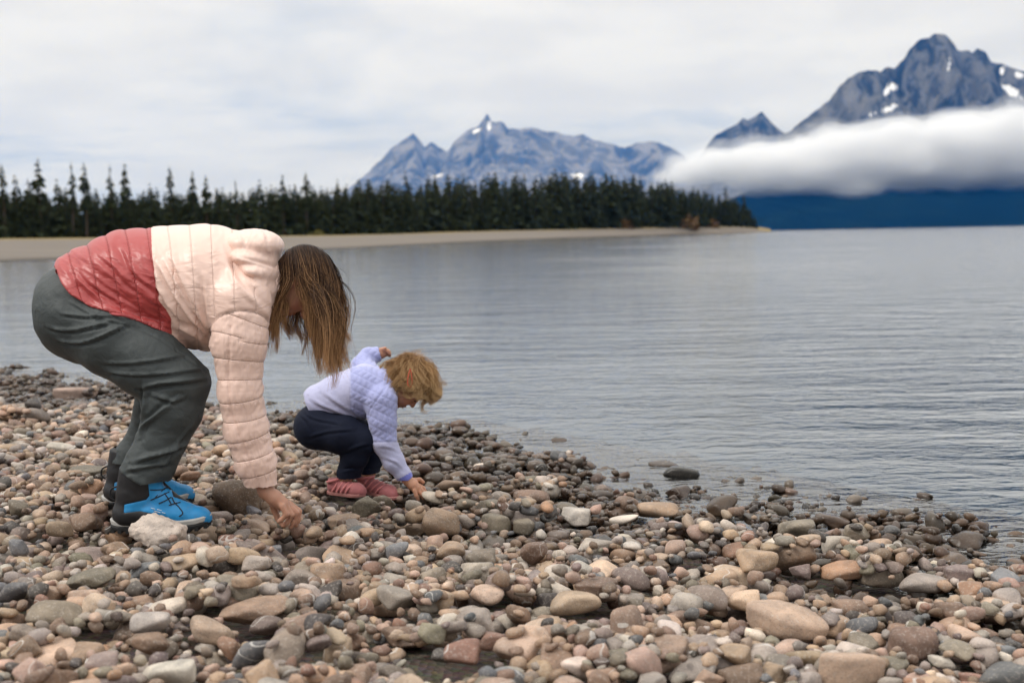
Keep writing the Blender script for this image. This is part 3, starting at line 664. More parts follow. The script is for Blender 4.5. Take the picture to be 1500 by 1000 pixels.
# keep the boots, shoes and hands clear
for (px, py, Y, R) in [(185, 770, 3.86, .05), (215, 770, 3.86, .055), (245, 768, 3.86, .055), (275, 766, 3.86, .055), (300, 764, 3.86, .045), (180, 735, 4.22, .05), (210, 735, 4.22, .055), (240, 735, 4.22, .055), (270, 735, 4.22, .05), (490, 722, 4.86, .035), (508, 724, 4.86, .035), (525, 727, 4.86, .035), (537, 722, 4.9, .035), (556, 726, 4.85, .035), (575, 731, 4.8, .035), (410, 770, 3.86, .04), (430, 772, 3.86, .035), (617, 725, 4.72, .03)]:
    P = pt(px, py, Y); stamp(P[0], P[1], R, 1.4, 0.01)
    i0, j0 = int((P[0] - HX0) / HS), int((P[1] - HY0) / HS); NB2[i0 - 6:i0 + 7, j0 - 26:j0] = True
def scatter(n_per_m2, lo, hi, trials, ymax, sink, flat):
    A0, A1, B0, B1 = -6.9, 3.6, 1.9, min(ymax, 13.6)
    n = int(n_per_m2 * (A1 - A0) * (B1 - B0))
    x = rng.uniform(A0, A1, (n, trials)); y = rng.uniform(B0, B1, n)[:, None] + rng.uniform(-0.05, 0.05, (n, trials))
    x[:, 1:] = x[:, :1] + rng.uniform(-0.06, 0.06, (n, trials - 1))
    g = ground(x[:, 0], y[:, 0]); qx, qy = proj(np.stack([x[:, 0], y[:, 0], g], 1)); ld = land_d(x[:, 0], y[:, 0])
    ok = (qx > -170) & (qx < 1670) & (qy < 1130) & (ld > -0.95) & (rng.random(n) < np.clip(1.1 + ld * 0.9, 0.10, 1))
    size = lo * (hi / lo)**(rng.random(n)**1.25)
    for i in np.nonzero(ok)[0]:
        a = size[i]; c_ = a * rng.uniform(0.62, 0.98); b_ = a * rng.uniform(*flat); R = (a + c_) / 2 * 0.97
        if a > 0.021 and NB2[int((x[i, 0] - HX0) / HS), int((y[i, 0] - HY0) / HS)]: continue
        if a > 0.035 and NB[int((x[i, 0] - HX0) / HS), int((y[i, 0] - HY0) / HS)]: continue
        best = None
        for t in range(trials):
            z = rest(x[i, t], y[i, t], R, b_)
            if z is not None and (best is None or z < best[0]): best = (z, x[i, t], y[i, t])
        if best is None or best[0] > 0.13: continue
        z, xx, yy = best; z -= sink * b_
        stamp(xx, yy, R, z, b_)
        cn = CN[rng.choice(len(CN), p=CW)]; zz = z + float(g[i]) ; tl = rng.normal(0, 0.16, 2)
        w = float(np.clip((0.135 - (zz + b_ * 0.3 - ZW)) / 0.05, 0, 1)) if ld[i] < 0.8 + 0.3 * math.sin(3 * xx) else 0.0
        if ld[i] < 0.0: w = max(w, 0.85)
        stones.append(dict(p=np.array([xx, yy, zz - 0.035]), abc=(a, c_, b_), yaw=rng.uniform(0, 6.28), tilt=tl, sh=int(rng.integers(NR + NA - 1) if rng.random() < 0.7 else rng.integers(NR)), cn=cn, col=tone(cn), wet=w, ld=float(ld[i]), lab='', named=False))
scatter(40, 0.046, 0.080, 3, 99, 0.25, (0.40, 0.66))
scatter(290, 0.028, 0.052, 3, 99, 0.22, (0.36, 0.66))
scatter(300, 0.0165, 0.031, 4, 99, 0.10, (0.42, 0.80))
scatter(330, 0.010, 0.019, 4, 5.4, 0.0, (0.5, 0.9))

# bring the mean top of the pile to the terrain level
_m = HM[(HM < 1.0) & (HM > -0.029)]; SHIFT = float(_m.mean()); print('PILE mean top', SHIFT)
for s in stones:
    if not s['named']:
        s['p'][2] -= SHIFT - PILE_UP
        xx, yy = s['p'][:2]; tz = s['p'][2] + 0.5 * s['abc'][2] - ZW
        s['wet'] = float(np.clip((0.098 + 0.022 * math.sin(4.1 * xx + 1.7 * yy) - tz) / 0.022, 0, 1)) if s['ld'] < 1.15 else 0.0
bpy.data.objects['beach_ground'].location.z = -(SHIFT - PILE_UP)
# which ones show largest
Pc = np.array([s['p'] for s in stones]); qx, qy = proj(Pc); dist = Pc[:, 1]
rad = np.array([s['abc'][0] * s['abc'][2] for s in stones]) * (F / dist)**2
inside = (qx > -15) & (qx < 1515) & (qy < 1015) & (qy > 480)
# hidden behind people or below neighbours -> not first choice
ii = ((Pc[:, 0] - HX0) / HS).astype(int).clip(0, HM.shape[0] - 1); jj = ((Pc[:, 1] - HY0) / HS).astype(int).clip(0, HM.shape[1] - 1)
topz = HM[ii, jj]; rel = Pc[:, 2] + 0.035 + SHIFT - PILE_UP - np.array([float(v) for v in ground(Pc[:, 0], Pc[:, 1])]) + np.array([s['abc'][2] for s in stones])
buried = (topz > rel + 0.018) & ~np.array([s['named'] for s in stones]) & (topz < 1.0)
cover = (topz > rel + 0.012) & ~np.array([s['named'] for s in stones]) & (topz < 1.0)
score = np.where(inside & ~cover, rad, 0) + np.where([s['named'] for s in stones], 1e6, 0)
pick = np.argsort(-score)[:300]; picked = set(pick.tolist())

def rot(yaw, tilt):
    return np.array(Matrix.Rotation(yaw, 3, 'Z') @ Matrix.Rotation(tilt[0], 3, 'X') @ Matrix.Rotation(tilt[1], 3, 'Y'))
ST_ME = [None] * (NR + NA)
def stone_me(k):
    if ST_ME[k] is None:
        o = mesh_np('stone', JAG, ICO[5][1], m_stone) if k == NR + NA - 1 else mesh_np('stone', SHAPES[4][k], ICO[4][1], m_stone); ST_ME[k] = o.data; bpy.data.objects.remove(o)
    return ST_ME[k]
LAND = [((165, 760), 'the near boot heel'), ((300, 770), 'the near boot toe'), ((415, 760), "the adult's hand"), ((346, 733), 'the big brown boulder'), ((505, 722), "the toddler's rear shoe"), ((575, 728), "the toddler's front shoe"), ((612, 722), "the toddler's hand"), ((643, 766), 'the large tan stone'), ((870, 804), 'the flat cream rock'), ((0, 1000), 'the bottom left corner'), ((1500, 1000), 'the bottom right corner'), ((750, 1000), 'the middle of the bottom edge'), ((372, 960), 'the blue-grey bottom stone'), ((1157, 912), 'the broad pale pinkish stone'), ((1341, 943), 'the large round brown stone'), ((77, 904), 'the long olive-grey stone'), ((1417, 795), 'the long wet rock'), ((109, 577), 'the pale shoreline boulder'), ((1060, 742), 'the wet rock at the waterline bend'), ((0, 700), 'the left edge'), ((1500, 830), 'the right edge'), ((844, 886), 'the beige oval stone at centre'), ((560, 880), 'the open foreground below the toddler')]
keyed = {}
for k in pick:
    s = stones[k]
    if s['lab']: continue
    x, y = qx[k], qy[k]
    dd = [math.hypot(x - l[0][0], (y - l[0][1]) * 1.4) for l in LAND]; n = int(np.argmin(dd)); dx, dy = x - LAND[n][0][0], (y - LAND[n][0][1]) * 1.4
    relw = ('right of' if dx > 0 else 'left of') if abs(dx) > abs(dy) else ('in front of' if dy > 0 else 'behind')
    if 'edge' in LAND[n][1] or 'corner' in LAND[n][1] or 'foreground' in LAND[n][1]: relw = 'near' if 'foreground' not in LAND[n][1] else 'in'
    keyed.setdefault((s['cn'], 'wet' if s['wet'] > 0.6 else '', relw, LAND[n][1]), []).append((dd[n], k))
near_w = ['nearest', 'second nearest', 'third nearest', 'fourth nearest', 'fifth nearest', 'sixth nearest', 'seventh nearest', 'eighth nearest', 'ninth nearest', 'tenth nearest', 'eleventh nearest', 'twelfth nearest']
for (cn, wt, relw, lm), L in keyed.items():
    L.sort()
    for i, (_, k) in enumerate(L):
        s = stones[k]; a, c_, b_ = s['abc']
        shp = 'angular' if s['sh'] >= NR else ('flat' if b_ / a < 0.5 else ('rounded' if b_ / a > 0.66 else 'oval'))
        s['lab'] = ' '.join(f"{wt} {cn} {shp} stone {relw} {lm}".split()) + ('' if len(L) == 1 else ', ' + near_w[min(i, 11)] + ' such')
        s['lab'] = ' '.join(s['lab'].replace('the open foreground below the toddler', 'the foreground below the toddler').split()[:16])
for k in sorted(picked):
    s = stones[k]; o = bpy.data.objects.new('stone', stone_me(s['sh'])); link(o)
    R3 = rot(s['yaw'], s['tilt']) @ np.diag(s['abc']); m4 = np.eye(4); m4[:3, :3] = R3; m4[:3, 3] = s['p']; o.matrix_world = Matrix(m4.tolist())
    o.color = (*np.clip(s['col'], 0.01, 0.8), s['wet'])
    tag(o, s['lab'], 'stone', 'stones of the pebble beach')
PV, PF, PC, PW, PR = [], [], [], [], []; base = 0
for k, s in enumerate(stones):
    if k in picked or buried[k]: continue
    hp = s['abc'][0] * F / s['p'][1]
    lod = 3 if hp > 20 else (2 if hp > 6.2 else 1)
    v = SHAPES[lod][s['sh']] @ (rot(s['yaw'], s['tilt']) @ np.diag(s['abc'])).T + s['p']
    PV.append(v); PF.append(ICO[lod][1] + base); base += len(v)
    PC.append(np.tile([*np.clip(s['col'], .01, .8), 1], (len(v), 1))); PW.append(np.full(len(v), s['wet'])); PR.append(np.full(len(v), (k * 0.61803) % 1))
o = mesh_np('pebbles', np.concatenate(PV), np.concatenate(PF), m_peb, attrs={'col': ('FLOAT_COLOR', np.concatenate(PC)), 'wet': ('FLOAT', np.concatenate(PW)), 'rnd': ('FLOAT', np.concatenate(PR))})
tag(o, 'countless small multicoloured pebbles covering the lake shore', 'pebbles', kind='stuff')
print('STONES', len(stones), 'tris', sum(len(f) for f in PF))
# ================================================================== PEOPLE
def polygon_sd(x, z, poly):
    """signed distance to a closed polygon, negative inside"""
    P = np.asarray(poly, float); d = np.full(np.shape(x), 1e9); ins = np.zeros(np.shape(x), bool)
    for i in range(len(P)):
        a, b = P[i], P[(i + 1) % len(P)]; e = b - a
        t = np.clip(((x - a[0]) * e[0] + (z - a[1]) * e[1]) / max(e @ e, 1e-9), 0, 1)
        d = np.minimum(d, np.hypot(x - a[0] - t * e[0], z - a[1] - t * e[1]))
        c = ((a[1] > z) != (b[1] > z)) & (x < (b[0] - a[0]) * (z - a[1]) / ((b[1] - a[1]) if b[1] != a[1] else 1e-9) + a[0]); ins ^= c
    return np.where(ins, -d, d)
def line_d(x, z, pts): return np.abs(polyline_sd_c(x, z, pts))
def polyline_sd_c(x, z, pts):
    """distance to a closed-ended polyline with the side as sign"""
    best = np.full(np.shape(x), 1e9); sg = np.ones(np.shape(x)); P = np.asarray(pts, float)
    for i in range(len(P) - 1):
        a, b = P[i], P[i + 1]; e = b - a; t = np.clip(((x - a[0]) * e[0] + (z - a[1]) * e[1]) / (e @ e), 0, 1)
        d = np.hypot(x - a[0] - t * e[0], z - a[1] - t * e[1]); cr = e[0] * (z - a[1]) - e[1] * (x - a[0])
        m = d < best; best = np.where(m, d, best); sg = np.where(m, np.sign(cr), sg)
    return best * sg
def folds(V, N, L, Y0):
    """raise cloth folds on the side facing the viewer's side of the person"""
    x, y = proj(V); w = np.clip(-N[:, 1] * 2.2 + 0.25, 0, 1); out = np.zeros(len(V))
    for pts, amp, sig in L:
        P = spline(pts, 14); s = polyline_sd_c(x, y, P)
        end = np.minimum(np.hypot(x - P[0, 0], y - P[0, 1]), np.hypot(x - P[-1, 0], y - P[-1, 1])); ta = np.clip(end / (6 * sig), 0.15, 1)
        out += w * ta * amp * (np.exp(-(s / sig)**2) - 0.8 * np.exp(-((s - 1.7 * sig) / (0.9 * sig))**2))
    return out
class Px:
    def __init__(s, Y0): s.Y0 = Y0
    def P(s, x, y, dy=0.0): return pt(x, y, s.Y0 + dy)
    def R(s, r, dy=0.0): return r * (s.Y0 + dy) / F
    def chain(s, fld, L, k=0.01, sy=1.0, flat=False, grow=0.0, scale=1.0):
        fld.chain([s.P(*(q[:2]), q[3] if len(q) > 3 else 0) for q in L], [s.R(q[2] * scale + grow, q[3] if len(q) > 3 else 0) for q in L], k, sy, flat)

def cloth_mat(name, col, rough=0.75, weave=900.0, wr=0.25, sheen=0.2, spec=0.3):
    m, nt, b = mat_new(name, rough, spec); b.inputs['Sheen Weight'].default_value = sheen
    pos = nd(nt, 'ShaderNodeNewGeometry').outputs['Position']
    n_ = noise(nt, pos, 22, 4, 0.55, 0.6); f_ = noise(nt, pos, weave, 2, 0.5)
    nt.links.new(mixc(nt, n_, tuple(c * 0.86 for c in col), tuple(min(c * 1.12, 0.9) for c in col)), b.inputs['Base Color'])
    bump(nt, b, math_(nt, 'ADD', n_, math_(nt, 'MULTIPLY', f_, 0.08)), wr, 0.012); return m, nt, b
def skin_mat(name, col):
    m, nt, b = mat_new(name, 0.5, 0.4); pos = nd(nt, 'ShaderNodeNewGeometry').outputs['Position']
    n_ = noise(nt, pos, 45, 3, 0.6)
    bl = nd(nt, 'ShaderNodeAttribute', attribute_name='blush').outputs['Fac']
    c = mixc(nt, n_, tuple(v * 0.88 for v in col), tuple(v * 1.1 for v in col)); c = mixc(nt, bl, c, (col[0] * 0.95, col[1] * 0.55, col[2] * 0.55))
    nt.links.new(c, b.inputs['Base Color']); b.inputs['Subsurface Weight'].default_value = 0.25; b.inputs['Subsurface Radius'].default_value = (0.012, 0.005, 0.003); b.inputs['Subsurface Scale'].default_value = 0.5
    bump(nt, b, noise(nt, pos, 500, 2), 0.15, 0.002); return m
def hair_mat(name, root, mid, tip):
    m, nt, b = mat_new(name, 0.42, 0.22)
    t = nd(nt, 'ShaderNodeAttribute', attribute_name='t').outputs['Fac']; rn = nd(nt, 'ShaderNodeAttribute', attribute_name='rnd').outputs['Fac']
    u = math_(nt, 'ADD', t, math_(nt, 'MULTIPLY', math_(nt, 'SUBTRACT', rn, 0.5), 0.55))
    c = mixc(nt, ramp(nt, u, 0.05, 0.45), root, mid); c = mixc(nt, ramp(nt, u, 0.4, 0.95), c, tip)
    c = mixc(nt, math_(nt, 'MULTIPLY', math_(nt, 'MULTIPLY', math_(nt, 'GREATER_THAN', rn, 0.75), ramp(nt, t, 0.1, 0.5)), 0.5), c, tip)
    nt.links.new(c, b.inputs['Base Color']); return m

def add_head(fld, c, Fv, Uv, h, child=False):
    Fv = np.asarray(Fv, float); Fv /= np.linalg.norm(Fv); Uv = np.asarray(Uv, float); Uv -= Fv * (Uv @ Fv); Uv /= np.linalg.norm(Uv); Sv = np.cross(Fv, Uv)
    Rm = np.stack([Fv, Uv, Sv], 1); c = np.asarray(c, float)
    L = lambda f, u, s: c + h * (f * Fv + u * Uv + s * Sv)
    def E(f, u, s, rad, k, sub=False): fld.ell(L(f, u, s), np.array(rad) * h, Rm, k * h, sub)
    E(-0.08, 0.12, 0, (0.44, 0.39, 0.345 if child else 0.33), 0.05)
    E(0.12, -0.08, 0, (0.30, 0.37, 0.275), 0.10)
    E(0.13, -0.28, 0, (0.25, 0.18, 0.225), 0.10)
    E(0.295, -0.415, 0, (0.085, 0.075, 0.09), 0.10)
    ck = 0.135 if child else 0.10
    for s in (-1, 1):
        E(0.25, -0.17, s * 0.15, (ck, ck * 1.1, ck), 0.10)
        E(0.37, 0.09, s * 0.10, (0.06, 0.04, 0.10), 0.06)
        E(0.425, 0.0, s * 0.125, (0.055, 0.05, 0.075), 0.05, True)
        E(0.335, 0.0, s * 0.125, (0.062, 0.062, 0.068), 0.015)            # lids
        E(-0.03, -0.05, s * 0.325, (0.075, 0.115, 0.03), 0.03); E(0.0, -0.05, s * 0.365, (0.035, 0.06, 0.02), 0.02, True)
    n0, n1 = ((0.395, 0.0, 0), (0.465, -0.115, 0)) if child else ((0.40, 0.03, 0), (0.505, -0.125, 0))
    fld.chain([L(*n0), L(*n1)], [0.032 * h, 0.05 * h], 0.045 * h)
    for s in (-1, 1): E(n1[0] - 0.04, n1[1] - 0.02, s * 0.045, (0.04, 0.032, 0.032), 0.02)
    E(0.405, -0.265, 0, (0.045, 0.026, 0.085), 0.022); E(0.395, -0.315, 0, (0.045, 0.028, 0.075), 0.022)
    E(0.455, -0.29, 0, (0.05, 0.007, 0.085), 0.008, True)
    return L, Rm
def blush_attr(V, L, h):
    b = np.zeros(len(V)); f = lambda q, r: np.exp(-(np.linalg.norm(V - q, axis=1) / (r * h))**2)
    for s in (-1, 1): b += 0.55 * f(L(0.32, -0.16, s * 0.17), 0.11) + 0.4 * f(L(-0.03, -0.05, s * 0.33), 0.1)
    b += 0.9 * f(L(0.42, -0.29, 0), 0.065) + 0.4 * f(L(0.47, -0.12, 0), 0.07)
    return np.clip(b, 0, 1)

def grow_hair(c, Rm, h, n, steps, step, grav, seed, length, sd_dir, bias=None, curl=0.0, clumps=60, rad=0.0016, off=(0.0, 0.06), puff=1.0, stop=None, clw=0.55):
    r = np.random.default_rng(seed); cr = np.array([-0.07, 0.12, 0.0]); ra = np.array([0.455, 0.405, 0.35]) * puff
    q = r.normal(size=(n * 6, 3)); q /= np.linalg.norm(q, axis=1, keepdims=True); loc = q * ra + cr
    face = (loc[:, 0] > 0.13) & (loc[:, 1] < 0.36 - 0.3 * np.abs(loc[:, 2])) & ~((loc[:, 0] < 0.2) & (loc[:, 1] > 0.1))
    keep = ~face & (loc[:, 1] > -0.26) & ~((loc[:, 1] < -0.02) & (loc[:, 0] > 0.0)); q = q[keep][:n]; loc = loc[keep][:n]; n = len(q)
    nrm = q / ra; nrm /= np.linalg.norm(nrm, axis=1, keepdims=True)
    d = sd_dir(loc, r); d -= nrm * (d * nrm).sum(1, keepdims=True); d /= np.maximum(np.linalg.norm(d, axis=1, keepdims=True), 1e-6); d += 0.35 * nrm
    gl = np.array([0, 0, -1.0]) @ Rm
    of = r.uniform(off[0], off[1], n); S = np.zeros((n, steps, 3)); p = loc.copy(); ln = length(loc, r); jit = r.normal(0, 5.0, n)
    for k in range(steps):
        S[:, k] = p
        d = d + gl * grav * (0.6 + 0.8 * k / steps)
        if bias is not None: d = d + bias(p, k / steps, c + h * (p @ Rm.T)) @ Rm
        d /= np.linalg.norm(d, axis=1, keepdims=True)
        mv = np.ones(n) if stop is None else 1.0 - 0.88 * stop(c + h * (p @ Rm.T), jit)
        p = p + d * step * (ln * mv)[:, None]
        e = (p - cr) / ra; m = np.linalg.norm(e, axis=1); lim = 1 + of * min(1.0, 0.25 + 2.0 * k / steps)
        hit = m < lim; e2 = e / m[:, None]; nn = e2 / ra; nn /= np.linalg.norm(nn, axis=1, keepdims=True)
        p[hit] = (cr + e2 * ra * lim[:, None])[hit]
        dn = (d * nn).sum(1, keepdims=True); d = np.where(hit[:, None] & (dn < 0), d - dn * nn, d)
    t = np.linspace(0, 1, steps)
    # clumping towards guide strands, then loose curls
    g = r.choice(n, clumps, replace=False); dd = np.linalg.norm(S[:, None, steps // 2] - S[None, g, steps // 2], axis=2); gi = g[np.argmin(dd, 1)]
    wgt = (t**1.1 * clw)[None, :, None] * r.uniform(0.5, 1.0, n)[:, None, None]
    S2 = S * (1 - wgt) + S[gi] * wgt
    if curl:
        ph = r.uniform(0, 6.28, n)[gi] + r.normal(0, 0.5, n); am = curl * r.uniform(0.3, 1.0, n)[gi]; fr = r.uniform(5, 9, n)[gi]
        w = np.sin(ph[:, None] + fr[:, None] * t[None]) - np.sin(ph)[:, None]; w2 = np.cos(ph[:, None] * 1.3 + fr[:, None] * t[None]) - np.cos(ph * 1.3)[:, None]
        S2 = S2 + (am[:, None] * w * t[None])[..., None] * np.array([0.5, 0.5, 0.4]) + (am[:, None] * w2 * t[None])[..., None] * np.array([0.6, -0.4, 0.4])
    Wd = c + h * (S2 @ Rm.T)
    rr = rad * r.uniform(0.6, 1.3, n)[:, None] * (np.clip(1.15 - t, 0.12, 1)**0.7)[None]
    V, Q, tt, sid = tubes(Wd, rr, 3)
    rv = r.random(n)[sid]
    # scalp cover under the strands
    iv, f_ = ico(4); il = iv * ra * 1.01 + cr
    fc = (il[:, 0] > 0.16) & (il[:, 1] < 0.33 - 0.3 * np.abs(il[:, 2])); fc |= (il[:, 1] < -0.2) | ((il[:, 1] < 0.0) & (il[:, 0] > 0.02))
    f_ = f_[~fc[f_].any(1)]
    V = np.vstack([V, c + h * (il @ Rm.T)]); f_ = f_ + len(tt)
    tt = np.concatenate([tt, np.zeros(len(il))]); rv = np.concatenate([rv, np.full(len(il), 0.3)])
    return V, [Q, f_], tt, rv

# ------------------------------------------------------------------ boots and shoes
def outline_sole(name, prof, z0, z1, frame, mat, parent, spring, lugs=0):
    """extruded sole: prof = (t along the foot, half width left, half width right)"""
    n = 40; t = np.linspace(0, 1, n); pr = np.array(prof); a = np.interp(t, pr[:, 0], pr[:, 1]); b_ = np.interp(t, pr[:, 0], pr[:, 2])
    ring = np.concatenate([np.stack([t, -a], 1), np.stack([t[::-1], b_[::-1]], 1)]); m = len(ring); V, Q = [], []
    O, X, Yv, Ln = frame
    lev = [(z0, 0.97), (z0 + 0.15 * (z1 - z0), 1.0), (z1 - 0.25 * (z1 - z0), 1.02), (z1, 0.97)]
    for z, g in lev:
        for (tt, w) in ring:
            sp = spring * max(0, (tt - 0.7) / 0.3)**2 + 0.35 * spring * max(0, (0.12 - tt) / 0.12)**2
            V.append(O + X * Ln * (0.5 + (tt - 0.5) * (g * 0.5 + 0.5)) + Yv * w * g + np.array([0, 0, z + sp]))
    for k in range(len(lev) - 1):
        for i in range(m): Q.append((k * m + i, k * m + (i + 1) % m, (k + 1) * m + (i + 1) % m, (k + 1) * m + i))
    for k, rev in ((0, True), (len(lev) - 1, False)):
        for i in range(n - 1):
            q = (k * m + i, k * m + i + 1, k * m + m - 2 - i, k * m + m - 1 - i); Q.append(q[::-1] if rev else q)
    for j in range(lugs):
        tt = 0.04 + 0.92 * j / (lugs - 1); hw = np.interp(tt, pr[:, 0], (pr[:, 1] + pr[:, 2]) / 2) * 1.03; sp = spring * max(0, (tt - 0.7) / 0.3)**2; L2 = Ln * 0.018; s = len(V)
        for dz in (z0 - 0.006, z0 + 0.006):
            for sx, sy_ in ((-1, -1), (1, -1), (1, 1), (-1, 1)): V.append(O + X * (Ln * tt + sx * L2) + Yv * sy_ * hw + np.array([0, 0, dz + sp]))
        Q += [(s, s + 3, s + 2, s + 1), (s + 4, s + 5, s + 6, s + 7)] + [(s + i, s + (i + 1) % 4, s + 4 + (i + 1) % 4, s + 4 + i) for i in range(4)]
    o = mesh_np(name, np.array(V), np.array(Q), mat, smooth=False); return under(o, parent)
def panel_mat(name, inner, outer, attr='panel', rough=0.5, sc_=60):
    m, nt, b = mat_new(name, rough, 0.4)
    at = nd(nt, 'ShaderNodeAttribute', attribute_name=attr).outputs['Fac']; pos = nd(nt, 'ShaderNodeNewGeometry').outputs['Position']
    n_ = noise(nt, pos, sc_, 4, 0.6); i2 = mixc(nt, n_, tuple(c * 0.8 for c in inner), tuple(min(1, c * 1.12) for c in inner))
    dirt = ramp(nt, noise(nt, pos, 25, 4, 0.65), 0.55, 0.72); i2 = mixc(nt, math_(nt, 'MULTIPLY', dirt, 0.35), i2, (0.16, 0.14, 0.12))
    nt.links.new(mixc(nt, ramp(nt, at, -0.0006, 0.0006), i2, outer), b.inputs['Base Color'])
    edge = math_(nt, 'MULTIPLY', ramp(nt, math_(nt, 'ABSOLUTE', at), 0.0, 0.0025), 0.6)
    bump(nt, b, math_(nt, 'ADD', edge, math_(nt, 'MULTIPLY', noise(nt, pos, 700, 2), 0.15)), 0.5, 0.003); return m
def tube_obj(name, paths, rad, mat, parent, n=16, sides=6):
    S = np.array([spline(p, n) for p in paths]); V, Q, _, _ = tubes(S, np.full(S.shape[:2], rad), sides)
    caps = []
    return under(mesh_np(name, V, Q, mat), parent)

m_boot = panel_mat('boot_upper', (0.018, 0.235, 0.52), (0.012, 0.012, 0.014)); m_mid, _, _ = cloth_mat('boot_midsole', (0.42, 0.41, 0.39), 0.7, 300, 0.3, 0.0)
m_rub, _, _ = cloth_mat('black_rubber', (0.016, 0.016, 0.017), 0.7, 200, 0.4, 0.0); m_lace, _, _ = cloth_mat('lace_cord', (0.014, 0.014, 0.016), 0.7, 800, 0.3, 0.1)
m_mark, _, _ = mat_new('boot_print', 0.6, 0.3, Base_Color=(0.6, 0.66, 0.7, 1))
BLUE = [(217, 704), (238, 698), (246, 692), (254, 727), (282, 736), (306, 740), (330, 745), (330, 800), (254, 790), (250, 764), (244, 757), (225, 752), (205, 748), (181, 751), (182, 739), (214, 732), (219, 726)]
def boot(root, dy, dx, ydir):
    """modelled at the near foot; moved to the far one"""
    B = Px(3.86); fld = Field(B.P(150, 790, -0.075), B.P(325, 672, 0.075), 0.0036)
    B.chain(fld, [(186, 752, 21), (222, 751, 21), (266, 753, 18), (292, 756, 14), (299, 758, 12)], 0.012, 1.12)
    B.chain(fld, [(196, 745, 27), (201, 722, 29), (206, 700, 31), (207, 688, 31)], 0.015, 0.82, flat=True)
    B.chain(fld, [(222, 722, 18), (240, 733, 18), (270, 748, 15)], 0.015, 0.9)
    G = fld.grid(); zs = B.P(200, 766)[2]
    fld.a = np.maximum(fld.a, zs - G[2])
    V, Q = fld.mesh(1); N = vnormals(V, Q); x, y = proj(V)
    s_ = polygon_sd(x, y, BLUE) * 3.86 / F
    V = V + N * (0.0016 * np.clip(1 - np.abs(s_) / 0.004, 0, 1) * -1 + 0.001 * fbm(V * 60, 2))[:, None]
    sh = np.array([dx, dy, 0.0])
    bt = under(mesh_np('boot', V + sh, Q, m_boot, attrs={'panel': ('FLOAT', s_)}), root)
    O = B.P(163, 775) * np.array([1, 1, 0]) + sh; Ln = 0.307
    prof = [(0, 0.004, 0.004), (0.03, 0.024, 0.024), (0.1, 0.036, 0.036), (0.3, 0.036, 0.034), (0.5, 0.038, 0.038), (0.72, 0.048, 0.050), (0.88, 0.042, 0.045), (0.96, 0.028, 0.03), (1, 0.006, 0.006)]
    fr = (O, np.array([1.0, 0, 0]), np.array([0, 1.0, 0]), Ln)
    bt_rel = []
    a = outline_sole('midsole', prof, 0.013, 0.030, fr, m_mid, bt, 0.012); b_ = outline_sole('outsole', prof, -0.002, 0.0125, fr, m_rub, bt, 0.012, lugs=13)
    # laces through five pairs of eyelets
    E = [(240, 700, 245, 700), (222, 717, 246, 711), (224, 731, 250, 722), (237, 737, 257, 730), (249, 741, 264, 736), (259, 744, 270, 741)]
    pa = []
    for i in range(len(E) - 1):
        for sg in (-1, 1):
            h0 = 0.042 if i else 0.036; a0 = B.P(E[i][0], E[i][1], sg * h0); r0 = B.P((E[i][2] + E[i + 1][2]) / 2, (E[i][3] + E[i + 1][3]) / 2 - 5, 0); a1 = B.P(E[i + 1][0], E[i + 1][1], -sg * 0.042)
            pa.append([a0 + sh, (a0 + r0) / 2 + sh + np.array([0.003, sg * 0.004, 0.004]), r0 + sh, (a1 + r0) / 2 + sh + np.array([0.003, -sg * 0.004, 0.004]), a1 + sh])
    for (q0, q1, q2) in (((262, 743), (268, 752), (262, 757)), ((238, 722), (247, 733), (244, 742))):
        pa.append([B.P(*q0, -0.036) + sh, B.P(*q1, -0.046) + sh, B.P(*q1, -0.047) + sh + np.array([0, 0, -0.004]), B.P(*q2, -0.046) + sh, B.P(q2[0] - 6, q2[1] - 5, -0.044) + sh])
    pa = []      # near side: the strokes one sees; far side: the same mirrored
    for seg in ([(241, 695), (247, 704), (253, 714)], [(220, 717), (230, 717), (241, 716)], [(227, 728), (240, 716), (249, 708)], [(221, 732), (234, 727), (248, 721)], [(233, 737), (242, 733), (251, 728)], [(247, 740), (255, 738), (264, 735)], [(252, 729), (256, 735), (261, 742)], [(240, 722), (246, 729), (250, 739)], [(262, 742), (268, 751), (262, 756)]):
        nearp, farp = [], []
        for (ax, ay) in seg:
            kk = int(np.argmin((x - ax)**2 + (y - ay)**2 + np.where(V[:, 1] > 3.865, 1e5, 0))); q_ = V[kk] + N[kk] * 0.0016 + sh; nearp.append(q_); farp.append(np.array([q_[0], 2 * (3.86 + dy) - q_[1], q_[2]]))
        pa += [nearp, farp]
    tube_obj('laces', pa, 0.0017, m_lace, bt)
    tube_obj('heel_loop', [[B.P(172, 712, 0) + sh, B.P(163, 716, 0) + sh, B.P(161, 726, 0) + sh, B.P(168, 733, 0) + sh]], 0.003, m_lace, bt)
    if dy == 0:      # the small pale print on the side
        for (x0, y0, w) in ((221, 743.5, 6), (230, 745.5, 7), (226, 748, 9), (237, 750, 5)):
            p0, p1 = B.P(x0, y0, -0.0475), B.P(x0 + w, y0 + w * 0.28, -0.0465); tube_obj('boot_print', [[p0, (p0 + p1) / 2, p1]], 0.0011, m_mark, bt, 6)
    return bt

